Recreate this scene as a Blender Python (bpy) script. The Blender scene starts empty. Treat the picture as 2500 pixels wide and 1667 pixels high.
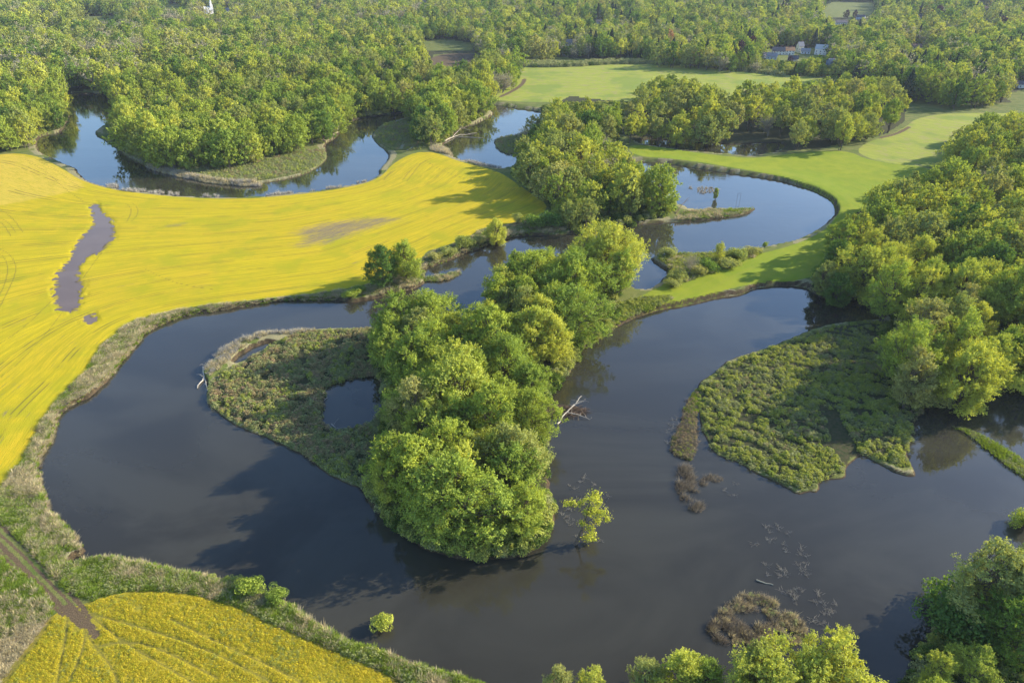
import bpy, math, random
import numpy as np
R = math.radians
C = bpy.context.scene.collection
random.seed(7); rng = np.random.default_rng(7)

# ------------------------------------------------------------------ camera, sky, sun
CAMH, PITCH, F = 120.0, R(30), 1568.0
cam = bpy.data.objects.new("camera", bpy.data.cameras.new("camera")); C.objects.link(cam)
cam.location = (0, 0, CAMH); cam.rotation_euler = (R(90) - PITCH, 0, 0)
cam.data.sensor_width = 36; cam.data.lens = 24; cam.data.clip_start = 1; cam.data.clip_end = 9000
bpy.context.scene.camera = cam
SUN_EL, SUN_AZ = R(24), R(18)          # azimuth from +X towards +Y
w = bpy.data.worlds.new("World"); bpy.context.scene.world = w; w.use_nodes = True
nt = w.node_tree; sky = nt.nodes.new('ShaderNodeTexSky'); sky.sky_type = 'NISHITA'; sky.sun_disc = False
sky.sun_elevation = SUN_EL; sky.sun_rotation = R(90) - SUN_AZ
sky.air_density = 1.0; sky.dust_density = 0.6; sky.ozone_density = 3.5
nt.links.new(sky.outputs[0], nt.nodes['Background'].inputs[0]); nt.nodes['Background'].inputs[1].default_value = 0.15
sl = bpy.data.lights.new("sun", 'SUN'); sl.energy = 5.0; sl.angle = R(0.55); sl.color = (1, .90, .72)
so = bpy.data.objects.new("sun", sl); C.objects.link(so); so.rotation_euler = (0, R(90) - SUN_EL, SUN_AZ)
vs = bpy.context.scene.view_settings; vs.view_transform = 'Standard'; vs.look = 'None'; vs.gamma = 1; vs.exposure = 1.06
cy = bpy.context.scene.cycles; cy.max_bounces = 6; cy.diffuse_bounces = 2; cy.glossy_bounces = 2; cy.transmission_bounces = 3
cy.transparent_max_bounces = 6; cy.volume_bounces = 0; cy.use_denoising = True

# ------------------------------------------------------------------ picture point -> ground point
SP, CP = math.sin(PITCH), math.cos(PITCH)
def gnd(x, y, z=0.0):
    x = np.asarray(x, float); y = np.asarray(y, float)
    u = (x - 1176) / F; v = (y - 784) / F; t = (CAMH - z) / (SP + v * CP)
    return u * t, t * (CP - v * SP)
def prj(X, Y, Z):
    dz = Z - CAMH; d = Y * CP - dz * SP
    return 1176 + F * X / d, 784 - F * (Y * SP + dz * CP) / d
def GP(pts):
    a = np.array(pts, float); X, Y = gnd(a[:, 0], a[:, 1]); return np.stack([X, Y], 1)

# ------------------------------------------------------------------ small maths
def hsh(ix, iy, s=0):
    h = (ix.astype(np.int64) * 374761393 + iy.astype(np.int64) * 668265263 + s * 974634777) & 0xffffffff
    h = ((h ^ (h >> 13)) * 1274126177) & 0xffffffff
    return ((h ^ (h >> 16)) & 0xffff) / 65535.0
def vnoise(x, y, s=0):
    ix = np.floor(x); iy = np.floor(y); fx = x - ix; fy = y - iy
    fx = fx * fx * (3 - 2 * fx); fy = fy * fy * (3 - 2 * fy)
    a = hsh(ix, iy, s); b = hsh(ix + 1, iy, s); c = hsh(ix, iy + 1, s); d = hsh(ix + 1, iy + 1, s)
    return a + (b - a) * fx + (c - a) * fy + (a - b - c + d) * fx * fy
def fbm(x, y, s=0, o=4):
    r = 0; a = .5; t = 0
    for k in range(o): r = r + a * vnoise(x * 2 ** k, y * 2 ** k, s + k); t += a; a *= .5
    return r / t
def inside(px, py, poly):
    r = np.zeros(px.shape, bool); n = len(poly); j = n - 1
    lo = poly.min(0); hi = poly.max(0); m = (px >= lo[0]) & (px <= hi[0]) & (py >= lo[1]) & (py <= hi[1])
    if not m.any(): return r
    x = px[m]; y = py[m]; q = np.zeros(x.shape, bool)
    for i in range(n):
        x1, y1 = poly[i]; x2, y2 = poly[j]; j = i
        if y1 == y2: continue
        q ^= ((y1 > y) != (y2 > y)) & (x < (x2 - x1) * (y - y1) / (y2 - y1) + x1)
    r[m] = q; return r
def dist(px, py, poly, closed=True, cut=None):
    d = np.full(px.shape, 1e9); n = len(poly)
    for i in range(n if closed else n - 1):
        x1, y1 = poly[i]; x2, y2 = poly[(i + 1) % n]; ex = x2 - x1; ey = y2 - y1; L = ex * ex + ey * ey + 1e-9
        if cut is None: sx, sy = px, py; m = None
        else:
            m = (px > min(x1, x2) - cut) & (px < max(x1, x2) + cut) & (py > min(y1, y2) - cut) & (py < max(y1, y2) + cut)
            sx = px[m]; sy = py[m]
        t = np.clip(((sx - x1) * ex + (sy - y1) * ey) / L, 0, 1)
        q = (sx - x1 - t * ex) ** 2 + (sy - y1 - t * ey) ** 2
        if m is None: d = np.minimum(d, q)
        else: d[m] = np.minimum(d[m], q)
    return np.sqrt(d)
def sdf(px, py, poly, cut=40):       # positive inside
    d = np.minimum(dist(px, py, poly, True, cut), cut)
    return np.where(inside(px, py, poly), d, -d)
def smooth(poly, n=2, closed=True):
    p = np.array(poly, float)
    for _ in range(n):
        if closed:
            q = np.roll(p, -1, 0); p = np.stack([p * .75 + q * .25, p * .25 + q * .75], 1).reshape(-1, 2)
        else:
            a = p[:-1]; b = p[1:]; q = np.stack([a * .75 + b * .25, a * .25 + b * .75], 1).reshape(-1, 2)
            p = np.vstack([p[:1], q, p[-1:]])
    return p

# ------------------------------------------------------------------ outlines read off the photograph (2352 wide)
W1 = [(144,220),(151,230),(165,262),(150,285),(142,306),(108,310),(86,319),(85,338),(95,353),(119,364),(158,382),(176,387),(184,405),(202,418),(230,427),(270,436),(317,442),(378,450),(468,456),(522,456.5),(594,454),(684,446),(756,437),(810,427),(847,418),(871,405),(870,394),(877,383),(895,362),(889,349),(861,328),(853,313),(861,299),(882,284),(915,277),(960,262),(1000,252),(1000,244),(947,254),(911,261),(871,266),(825,272),(807,279),(793,288),(785,295),(774,317),(745,331),(752,360),(749,371),(720,392),(684,407),(630,418),(576,425),(533,425),(468,416),(396,400),(346,387),(324,378),(288,360),(266,342),(245,326),(220,313),(218,302),(234,292),(259,279),(268,259),(266,238),(248,230),(234,216),(202,213),(162,214)]
W2 = [(1113,240.5),(1141,242),(1170,247),(1206,252),(1249,259),(1251,274),(1293,280),(1257,310),(1185,310),(1141,319),(1134,326),(1140,340),(1152,351),(1179,357),(1203,360),(1185,382),(1152,389),(1113,382),(1066,371),(1037,360),(1030,351),(1015,333),(1037,320),(1051,302),(1069,292),(1098,284),(1131,266),(1134,257),(1113,254)]
WM = [(1446,371),(1534,376),(1577,383),(1613,389),(1685,400),(1739,407),(1793,416),(1829,427),(1865,437),(1894,452),(1912,468),(1917,482),(1912,499),(1894,517),(1865,536),(1829,554),(1757,569),(1721,577),(1674,582),(1613,586),(1545,587),(1494,591),(1498,600),(1512,611),(1530,622),(1541,625),(1520,640),(1516,650),(1487,667),(1455,667),(1437,640),(1440,600),(1420,585),(1370,590),(1330,603),(1290,640),(1220,650),(1160,680),(1110,720),(1085,748),(1040,742),(960,748),(880,755),(847,752),
 (756,755),(713,757),(666,766),(619,769),(590,769),(547,784),(515,805),(486,830),(468,848),(468,870),(479,888),(475,917),(490,942),(522,967),(562,989),(612,1007),(680,1035),(753,1090),(799,1112),(835,1122),(853,1166),(886,1191),(915,1223),(940,1245),(976,1261),(1023,1277),(1069,1288),(1113,1288),(1185,1281),(1239,1256),(1257,1234),(1271,1205),(1272,1166),(1264,1130),(1254,1076),(1250,1025),(1254,974),(1254,938),(1253,913),(1268,895),(1293,874),(1314,845),(1329,820),(1343,798),(1372,785),(1386,773),(1411,755),(1437,740),(1473,726),(1509,716),(1545,709),(1599,699),(1642,687),(1707,679),(1728,667),(1764,659),(1815,658),(1851,661),(1876,679),(1901,688),(1948,690),(2009,686),(2027,701),(2040,715),(2027,735),
 (2009,733),(1937,740),(1880,751),(1854,762),(1822,775),(1793,787),(1757,800),(1721,811),(1692,823),(1660,834),(1649,848),(1631,863),(1606,877),(1598,895),(1604,949),(1610,982),(1624,1010),(1631,1033),(1657,1051),(1685,1058),(1721,1079),(1764,1101),(1804,1119),(1833,1139),(1855,1128),(1880,1130),(1881,1105),(1912,1101),(1941,1099),(1941,1072),(1968,1054),(1973,1043),(2020,1065),(2063,1090),(2099,1097),(2103,1083),(2081,1047),(2088,1025),(2096,1010),(2096,967),(2135,935),(2180,915),(2260,905),(2352,890),(2900,880),
 (2900,1240),(2500,1250),(2400,1290),(2330,1330),(2290,1350),(2235,1350),(2200,1385),(2165,1430),(2120,1490),(2085,1540),(2060,1600),(2040,1680),(1980,1650),(1950,1590),(1900,1560),(1800,1540),(1700,1560),(1640,1600),(1500,1610),(1400,1620),(1200,1600),(1098,1572),
 (1077,1562),(1041,1547),(1005,1540),(961,1533),(936,1529),(925,1511),(904,1495),(861,1486),(825,1479),(792,1472),(749,1443),(716,1432),(684,1407),(659,1389),(612,1355),(540,1338),(504,1333),(468,1324),(432,1315),(382,1310),(346,1297),(324,1288),(281,1286),(245,1279),(202,1285),(171,1292),(171,1281),(194,1272),(202,1263),(180,1245),(173,1223),(155,1205),(133,1187),(115,1175),(115,1159),(104,1137),(94,1108),(88,1076),(95,1047),(108,1035),(126,1003),(133,971),(139,953),(155,938),(180,924),(209,913),(230,895),(252,870),(274,841),(302,809),(320,787),(324,773),(338,762),(367,748),(396,735),(428,724),(486,717),(540,708),(612,695),(666,691),(720,690),(753,689),(774,690),(810,696.5),(825,692),(861,686),(889,677),(915,672),(954,665),(979,649),(975,640),(976,616),(1005,609),(1041,595),(1069,582),(1098,573),(1113,566),(1167,548),(1199,542),(1257,541),(1311,539),(1365,530),(1444,518),(1505,513),(1577,511),(1601,508),(1649,502),(1693,497),(1721,490),(1738,479),(1721,481),(1685,481),(1660,479),(1631,483),(1584,483),(1570,472),(1530,470),(1480,450),(1440,415),(1435,380)]
POND = [(742,892),(774,881),(847,863),(875,870),(885,902),(865,967),(817,982),(771,991),(742,974),(734,956),(742,935),(742,910)]
POOL = [(576,802),(612,787),(641,787),(612,798),(576,816),(545,836),(533,830)]
W4 = [(1465,330),(1505,337),(1559,344),(1613,351),(1685,356),(1728,361),(1757,355),(1793,347),(1804,335),(1790,326),(1739,328),(1685,333),(1649,329),(1595,326),(1541,322),(1480,318)]
W5 = [(1470,262),(1560,238),(1600,241),(1690,245),(1750,241),(1768,250),(1690,258),(1600,264),(1540,275)]
BAR = [(979,649),(1019,647),(1062,629),(1050,624),(1005,633),(975,640)]
FRINGE = [(1606,886),(1592,905),(1574,928),(1567,960),(1561,982),(1542,1010),(1541,1042),(1560,1052),(1590,1058),(1602,1022),(1599,989),(1603,950)]
SPIT = [(2168,974),(2200,985),(2260,1030),(2352,1100),(2480,1190),(2520,1180),(2352,1055),(2240,990)]
REED1 = [(1562,1072),(1582,1070),(1592,1100),(1600,1130),(1614,1160),(1606,1180),(1588,1168),(1562,1140),(1556,1110)]
REED2 = [(1712,1360),(1760,1368),(1800,1395),(1835,1420),(1860,1455),(1840,1478),(1780,1478),(1700,1482),(1650,1478),(1626,1445),(1640,1425),(1672,1385)]
REED2H = [(1715,1400),(1750,1405),(1775,1428),(1740,1440),(1700,1432),(1690,1410)]
REED3 = [(1470,424),(1560,430),(1640,428),(1660,440),(1600,446),(1540,440)]
PUD = [(212,472),(230,479),(236,500),(250,508),(266,532),(259,557),(234,586),(202,596),(187,614),(176,640),(191,658),(184,686),(180,715),(169,724),(151,722),(133,708),(133,686),(133,650),(148,622),(169,600),(173,578),(191,550),(216,528),(220,514),(214,495)]
PUD2 = [(195,735),(208,728),(224,742),(214,750),(198,748)]
Y1 = [(0,360),(54,358),(90,365),(126,382),(162,403),(191,420),(230,433),(270,442),(317,448),(378,455),(468,461),(540,462),(594,460),(684,452),(756,443),(810,433),(850,423),(880,407),(900,384),(925,368),(954,356),(983,354),(1012,359),(1059,377),(1113,391),(1149,402),(1174,418),(1221,452),(1257,475),(1250,497),(1185,520),(1109,528),(1077,553),(1005,578),(983,582),(969,600),(900,640),(835,664),(753,679),(666,684),(540,701),(468,709),(428,715),(360,730),(295,751),(266,780),(234,805),(216,841),(194,870),(166,895),(137,924),(108,964),(86,1003),(72,1035),(43,1087),(0,1137),(-500,1250),(-800,700),(-300,372)]
Y2 = [(205,1396),(252,1378),(324,1364),(432,1371),(486,1385),(558,1407),(630,1443),(720,1483),(847,1537),(907,1568),(1010,1640),(950,1850),(200,2000),(-60,1700),(0,1575),(36,1537),(90,1472),(126,1418)]
BARE = [(670,538),(740,520),(847,504),(940,507),(861,530),(810,548),(738,571),(666,575),(700,556)]
BARE2 = [(375,524),(440,518),(400,528)]
ORANGE = [(-100,350),(90,362),(180,415),(200,440),(100,460),(0,480),(-200,500)]
PALE = [(1116,235),(1150,215),(1195,185),(1200,152),(1300,150),(1560,152),(1720,168),(1830,180),(1940,188),(1700,235),(1450,235),(1260,240)]
PALE2 = [(1955,345),(2070,305),(2110,270),(2250,262),(2352,268),(2300,300),(2186,390),(2100,388),(2000,375)]
BROWN = [(970,158),(1000,127),(1100,124),(1110,148),(1010,158)]
LUSH = [(1450,366),(1560,372),(1700,395),(1830,420),(1925,475),(1915,520),(1830,570),(1650,610),(1540,650),(1450,700),(1400,750),(1560,705),(1740,655),(1860,655),(1920,600),(2000,480),(2186,395),(2000,378),(1940,348),(1800,360),(1700,372),(1440,330)]
STRAWFLD = [(-300,1600),(-50,1500),(0,1480),(60,1465),(126,1418),(90,1472),(36,1537),(0,1575),(-100,1700)]
HERB = [(2009,740),(1937,747),(1880,758),(1793,794),(1721,818),(1665,842),(1631,870),(1606,895),(1604,949),(1612,982),(1632,1033),(1657,1048),(1721,1074),(1804,1112),(1833,1130),(1880,1120),(1941,1090),(1968,1046),(2020,1058),(2095,1092),(2090,1040),(2100,1000),(2140,930),(2180,900),(2100,800),(2050,740)]
HERB2 = [(847,757),(756,759),(690,766),(640,786),(600,812),(545,842),(500,868),(480,890),(478,917),(494,940),(525,963),(612,1002),(680,1030),(753,1084),(835,1116),(870,1150),(900,1150),(880,1000),(885,900),(870,800),(900,770)]
HERB3 = [(324,366),(350,384),(396,397),(468,411),(533,420),(576,420),(630,413),(684,402),(720,388),(747,371),(748,345),(690,350),(600,372),(420,376)]
HERB4 = [(864,300),(890,285),(945,280),(955,330),(985,345),(925,350),(893,345),(862,324)]
HERB5 = [(1141,319),(1185,310),(1215,325),(1210,362),(1180,356),(1152,350),(1140,338),(1136,326)]
WATERS = [smooth(GP(p), 1) for p in (W1, W2, WM, POND, POOL, W4, W5)]
LANDS = [smooth(GP(p), 1) for p in (BAR, FRINGE, SPIT)]
def water_sd(px, py, cut=30):        # positive on land
    s = np.full(px.shape, -1e9)
    for p in WATERS: s = np.maximum(s, sdf(px, py, p, cut))
    for p in LANDS: s = np.minimum(s, -sdf(px, py, p, cut))
    return -s

# ------------------------------------------------------------------ node helpers
def mat(name):
    m = bpy.data.materials.new(name); m.use_nodes = True; n = m.node_tree; n.nodes.clear()
    return m, n, n.nodes.new('ShaderNodeOutputMaterial')
class N:
    def __init__(s, nt): s.nt = nt
    def new(s, t, **k):
        n = s.nt.nodes.new(t)
        for a, b in k.items(): setattr(n, a, b)
        return n
    def put(s, sock, v):
        if isinstance(v, bpy.types.NodeSocket): s.nt.links.new(v, sock)
        elif v is not None:
            if isinstance(v, tuple) and len(v) == 3 and len(sock.default_value) == 4: v = v + (1,)
            sock.default_value = v
    def m(s, op, a, b=None, c=None, clamp=False):
        n = s.new('ShaderNodeMath', operation=op, use_clamp=clamp); s.put(n.inputs[0], a)
        if b is not None: s.put(n.inputs[1], b)
        if c is not None: s.put(n.inputs[2], c)
        return n.outputs[0]
    def mix(s, f, a, b):
        n = s.new('ShaderNodeMix', data_type='RGBA'); s.put(n.inputs[0], f); s.put(n.inputs[6], a); s.put(n.inputs[7], b); return n.outputs[2]
    def noise(s, vec, scale, detail=4, rough=.6, dist=0):
        n = s.new('ShaderNodeTexNoise'); s.put(n.inputs['Vector'], vec); n.inputs['Scale'].default_value = scale
        n.inputs['Detail'].default_value = detail; n.inputs['Roughness'].default_value = rough; n.inputs['Distortion'].default_value = dist
        return n.outputs[0]
    def step(s, v, lo, hi):
        n = s.new('ShaderNodeMapRange', interpolation_type='SMOOTHSTEP'); s.put(n.inputs[0], v); n.inputs[1].default_value = lo; n.inputs[2].default_value = hi; return n.outputs[0]
    def attr(s, name, t='GEOMETRY'):
        n = s.new('ShaderNodeAttribute', attribute_name=name, attribute_type=t); return n.outputs['Fac']
    def pos(s): return s.new('ShaderNodeNewGeometry').outputs['Position']
    def scl(s, v, k):
        n = s.new('ShaderNodeVectorMath', operation='MULTIPLY'); s.put(n.inputs[0], v); n.inputs[1].default_value = k; return n.outputs[0]
    def comb(s, x, y, z):
        n = s.new('ShaderNodeCombineXYZ'); s.put(n.inputs[0], x); s.put(n.inputs[1], y); s.put(n.inputs[2], z); return n.outputs[0]
    def bsdf(s, col, rough=.9, spec=.2, normal=None):
        n = s.new('ShaderNodeBsdfPrincipled'); s.put(n.inputs['Base Color'], col); s.put(n.inputs['Roughness'], rough)
        n.inputs['Specular IOR Level'].default_value = spec
        if normal is not None: s.put(n.inputs['Normal'], normal)
        return n
    def bump(s, h, strength, dist=1.0):
        n = s.new('ShaderNodeBump'); s.put(n.inputs['Height'], h); n.inputs['Strength'].default_value = strength; n.inputs['Distance'].default_value = dist; return n.outputs[0]
def simple(name, col, rough=.85, var=.3, scale=3.0, spec=.2, col2=None):
    m, n, out = mat(name); k = N(n)
    f = k.noise(k.new('ShaderNodeTexCoord').outputs['Object'], scale, 5)
    c2 = col2 or tuple(c * (1 - var) for c in col)
    b = k.bsdf(k.mix(k.step(f, .3, .7), col, c2), rough, spec); n.links.new(b.outputs[0], out.inputs[0]); return m

# ------------------------------------------------------------------ ground material
def ground_material():
    m, n, out = mat("land"); k = N(n); P = k.pos()
    flat = k.scl(P, (1, 1, 0))
    n8 = k.noise(flat, .12, 5); n1 = k.noise(flat, .9, 5, .65); n02 = k.noise(flat, .02, 4); nf = k.noise(flat, 3.5, 4, .7)
    s = k.attr('rows'); sx = k.new('ShaderNodeSeparateXYZ'); k.put(sx.inputs[0], P)
    row = k.noise(k.comb(k.m('MULTIPLY', s, 1.0), k.m('MULTIPLY', sx.outputs[0], .035), k.m('MULTIPLY', sx.outputs[1], .05)), .75, 4, .7)
    rowf = k.noise(k.comb(k.m('MULTIPLY', s, 3.0), k.m('MULTIPLY', sx.outputs[0], .10), k.m('MULTIPLY', sx.outputs[1], .15)), 1.0, 4, .75)
    def edge(name, amp=.9, nz=None):
        v = k.m('ADD', k.attr(name), k.m('MULTIPLY', k.m('SUBTRACT', nz if nz is not None else n1, .5), amp)); return k.step(v, .42, .58)
    # rough grass / bank vegetation base
    grass = k.mix(k.step(n8, .38, .62), (.115, .155, .035), (.20, .20, .06))
    grass = k.mix(k.step(nf, .42, .66), grass, (.07, .10, .024))
    grass = k.mix(k.m('MULTIPLY', k.step(row, .5, .62), .35), grass, (.24, .23, .09))
    dry = k.mix(k.step(nf, .4, .62), (.38, .33, .20), (.19, .17, .085))
    grass = k.mix(k.m('MULTIPLY', edge('dry', 1.3), .8), grass, dry)
    # lush meadow
    lush = k.mix(k.step(n8, .35, .65), (.21, .26, .016), (.28, .31, .02))
    lush = k.mix(k.m('MULTIPLY', k.step(n02, .42, .6), .5), lush, (.17, .26, .018))
    lush = k.mix(k.m('MULTIPLY', k.step(row, .42, .66), .6), lush, (.27, .28, .035))
    lush = k.mix(k.m('MULTIPLY', k.step(nf, .46, .62), .6), lush, (.12, .18, .016))
    grass = k.mix(edge('lush', .5), grass, lush)
    pale = k.mix(k.step(row, .35, .65), (.33, .34, .06), (.25, .30, .04))
    pale = k.mix(k.m('MULTIPLY', k.step(rowf, .46, .62), .55), pale, (.15, .17, .04))
    pale = k.mix(k.m('MULTIPLY', k.step(n8, .5, .64), .6), pale, (.29, .25, .11))
    pale = k.mix(k.m('MULTIPLY', k.step(n02, .5, .6), .6), pale, (.15, .22, .04))
    grass = k.mix(edge('pale', .4), grass, pale)
    # yellow crop
    ya = k.mix(k.step(n02, .38, .58), (.60, .435, .014), (.60, .40, .020))
    ya = k.mix(k.m('MULTIPLY', k.step(row, .38, .62), .85), ya, (.38, .31, .012))
    ya = k.mix(k.m('MULTIPLY', k.step(k.noise(flat, .045, 5, .6), .5, .66), .65), ya, (.29, .30, .012))
    ya = k.mix(k.m('MULTIPLY', edge('orange', .6, n8), .7), ya, (.64, .43, .08))
    ya = k.mix(k.m('MULTIPLY', k.step(rowf, .47, .62), .75), ya, (.33, .30, .015))
    ya = k.mix(k.m('MULTIPLY', k.step(nf, .46, .62), .65), ya, (.32, .30, .016))
    fr = k.m('FRACT', k.m('MULTIPLY', s, 1 / 17.0))
    t1 = k.m('SUBTRACT', 1, k.step(k.m('ABSOLUTE', k.m('SUBTRACT', fr, .46)), .006, .022)); t2 = k.m('SUBTRACT', 1, k.step(k.m('ABSOLUTE', k.m('SUBTRACT', fr, .57)), .006, .022))
    tram = k.m('MULTIPLY', k.m('MAXIMUM', t1, t2), k.step(k.noise(flat, .06, 3), .42, .54))
    ya = k.mix(k.m('MULTIPLY', tram, .8), ya, (.15, .13, .03))
    bare = k.mix(k.step(nf, .4, .6), (.24, .19, .12), (.16, .125, .085))
    bmask = k.step(k.m('ADD', k.m('MULTIPLY', k.attr('bare'), .66), k.m('MULTIPLY', k.m('SUBTRACT', rowf, .5), 3.2)), .42, .62)
    spots = k.step(k.noise(k.comb(k.m('MULTIPLY', s, .5), k.m('MULTIPLY', sx.outputs[0], .06), k.m('MULTIPLY', sx.outputs[1], .1)), .6, 5, .7), .66, .73)
    ya = k.mix(k.m('MAXIMUM', bmask, k.m('MULTIPLY', spots, .8)), ya, bare)
    ya = k.mix(k.m('MULTIPLY', k.attr('nearfld'), .8), ya, k.mix(k.step(nf, .4, .64), (.42, .33, .03), (.16, .15, .028)))
    ya = k.mix(k.m('MULTIPLY', k.m('MULTIPLY', k.attr('nearfld'), k.step(k.m('ADD', n8, k.m('MULTIPLY', k.m('SUBTRACT', row, .5), .8)), .42, .66)), .75), ya, (.20, .19, .03))
    ya = k.mix(k.m('MULTIPLY', k.step(k.m('ADD', k.attr('rut'), k.m('MULTIPLY', k.m('SUBTRACT', n1, .5), 1.6)), .45, .9), .6), ya, (.15, .13, .035))
    col = k.mix(edge('yellow', .35), grass, ya)
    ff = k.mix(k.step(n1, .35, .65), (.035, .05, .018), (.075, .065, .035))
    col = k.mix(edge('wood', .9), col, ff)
    dirt = k.mix(k.step(nf, .35, .65), (.17, .12, .07), (.085, .062, .038))
    col = k.mix(edge('dirt', 1.5), col, dirt)
    straw = k.mix(k.step(nf, .35, .65), (.36, .28, .18), (.20, .15, .09))
    col = k.mix(edge('straw', .8), col, straw)
    # eroded earth near and below the waterline; steep faces darkened for painted shade
    z = sx.outputs[2]; mud_shade = k.mix(k.step(n1, .4, .6), (.085, .058, .034), (.04, .029, .019))
    geo = k.new('ShaderNodeNewGeometry'); sn = k.new('ShaderNodeSeparateXYZ'); k.put(sn.inputs[0], geo.outputs['True Normal'])
    low = k.m('SUBTRACT', 1, k.step(k.m('ADD', z, k.m('MULTIPLY', k.m('SUBTRACT', n1, .5), .3)), .10, .28))
    steep = k.m('SUBTRACT', 1, k.step(sn.outputs[2], .72, .95))
    col = k.mix(k.m('MAXIMUM', low, k.m('MULTIPLY', steep, .95)), col, mud_shade)
    wet = k.attr('puddle'); col = k.mix(wet, col, (.10, .078, .06))
    hgt = k.m('ADD', k.m('MULTIPLY', nf, .6), k.m('MULTIPLY', rowf, .5))
    b = k.bsdf(col, .95, .08, k.bump(hgt, .55, .5)); n.links.new(b.outputs[0], out.inputs[0]); return m

# ------------------------------------------------------------------ ground sheet
def mesh_np(name, V, Fq, material=None, smoothf=False):
    me = bpy.data.meshes.new(name); V = np.asarray(V, np.float32); Fq = np.asarray(Fq, np.int32); k = Fq.shape[1]
    me.vertices.add(len(V)); me.vertices.foreach_set('co', V.ravel())
    me.loops.add(Fq.size); me.loops.foreach_set('vertex_index', Fq.ravel())
    me.polygons.add(len(Fq)); me.polygons.foreach_set('loop_start', np.arange(0, Fq.size, k, dtype=np.int32))
    try: me.polygons.foreach_set('loop_total', np.full(len(Fq), k, np.int32))
    except Exception: pass
    me.polygons.foreach_set('use_smooth', np.full(len(Fq), smoothf, bool))
    me.update(calc_edges=True)
    if material: me.materials.append(material)
    return me
def link(name, me, parent=None):
    o = bpy.data.objects.new(name, me); C.objects.link(o)
    if parent: o.parent = parent
    return o
def tag(o, label=None, cat=None, group=None, kind=None):
    if label: o['label'] = label
    if cat: o['category'] = cat
    if group: o['group'] = group
    if kind: o['kind'] = kind
    return o
STEP = 3.1
ys = np.concatenate([np.arange(2300, 1640, -8), np.arange(1640, 0, -STEP), np.arange(0, -78, -1.6)])
xs = np.concatenate([np.arange(-900, -60, 8), np.arange(-60, 2412, STEP), np.arange(2412, 3260, 8)])
gx, gy = np.meshgrid(xs, ys); PX, PY = gnd(gx, gy)
def bank_profile(X, Y):
    sd = water_sd(X, Y)
    sdn = sd + (fbm(X / 3.2, Y / 3.2, 3) - .5) * 1.3 + (fbm(X / 1.3, Y / 1.3, 4) - .5) * .5 + (fbm(X / 11, Y / 11, 9) - .5) * 1.2
    return sd, sdn
HB = [smooth(GP(p), 1) for p in (HERB, HERB2, HERB3, HERB4, HERB5, BAR, FRINGE, SPIT)]
HIGH = [[(1446,369),(1534,374),(1613,387),(1685,398),(1739,405),(1793,414),(1829,425),(1865,435),(1894,450),(1912,466),(1919,482),(1912,499)],[(1113,239),(1170,246),(1206,251),(1249,258)],[(1545,709),(1642,687),(1728,667),(1764,659),(1851,661)]]
def height(X, Y):
    sd, s = bank_profile(X, Y)
    lowm = np.zeros(X.shape)
    for p in HB: lowm = np.maximum(lowm, np.clip(sdf(X, Y, p, 8) / 4 + .8, 0, 1))
    s = s * (1 - lowm) + (sd * .7 + s * .3) * lowm
    hi = np.zeros(X.shape)
    for p in HIGH: hi = np.maximum(hi, np.clip(1.6 - dist(X, Y, smooth(GP(p), 1, False), False, 22) / 11, 0, 1))
    t = np.clip(s / (1.1 + 1.7 * hi), 0, 1); steep = t * t * (3 - 2 * t) * (1.15 + .7 * hi) + np.clip(s / 12, 0, 1) * .4 - hi * .5 * np.clip((s - 3) / 20, 0, 1)
    gent = np.clip(s / 7, 0, 1) * .55 + np.clip(s, 0, .4) * .5
    h = np.where(s > 0, steep * (1 - lowm) + gent * lowm, np.maximum(s * .5, -1.2))
    h = h + np.clip(s / 8, 0, 1) * (fbm(X / 25, Y / 25, 5) - .5) * .35
    far = np.clip((Y - 700) / 1500, 0, 1); h = h + np.clip(sd / 30, 0, 1) * far * far * 30 * (fbm(X / 500, Y / 500, 12) - .35)
    return h, sd
PZ, SD = height(PX, PY)
for p in (PUD, PUD2):
    q = smooth(GP(p), 1); d = sdf(PX, PY, q, 20) + (fbm(PX / 2.2, PY / 1.2, 31) - .5) * 8
    PZ = np.where(d > -2.5, np.minimum(PZ, 1.45 - .12 * np.clip(d + 1.5, -1, 3)), PZ)
def pmask(p, wdt=2.0, n=2): return np.clip(.5 + sdf(PX, PY, smooth(GP(p), n), 20) / (2 * wdt), 0, 1)
A = {}
A['yellow'] = np.maximum(pmask(Y1, 1.2, 1), pmask(Y2, .8, 1))
A['bare'] = np.maximum(pmask(BARE, 5), pmask(BARE2, 3)); A['orange'] = pmask(ORANGE, 12)
A['lush'] = pmask(LUSH, 3); A['pale'] = np.maximum(pmask(PALE, 6), pmask(PALE2, 2))
A['straw'] = pmask(STRAWFLD, 2)
tr = np.zeros(PX.shape)
TR = [([(-60,1165),(36,1238),(90,1292),(144,1346),(187,1393),(210,1430)], .46), ([(-60,1182),(30,1258),(80,1308),(130,1358),(175,1405),(200,1440)], .30), ([(-40,1222),(0,1256),(47,1303),(90,1346),(126,1382),(158,1418),(195,1450)], .5), ([(-40,1238),(40,1315),(84,1358),(118,1392),(150,1425)], .30),
      ([(70,1235),(110,1270),(160,1325),(198,1380)], .36), ([(20,1200),(60,1240),(120,1300),(178,1368)], .22),([(1150,226),(1175,215),(1200,198),(1205,185)], 2.2), ([(2088,296),(2060,312),(2020,322)], 1.6), ([(160,1405),(205,1440),(225,1470)], .8)]
for l, wd in TR:
    d = dist(PX, PY, smooth(GP(l), 2, False), False, 20); tr = np.maximum(tr, np.clip(1 - d / (2 * wd), 0, 1))
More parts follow.
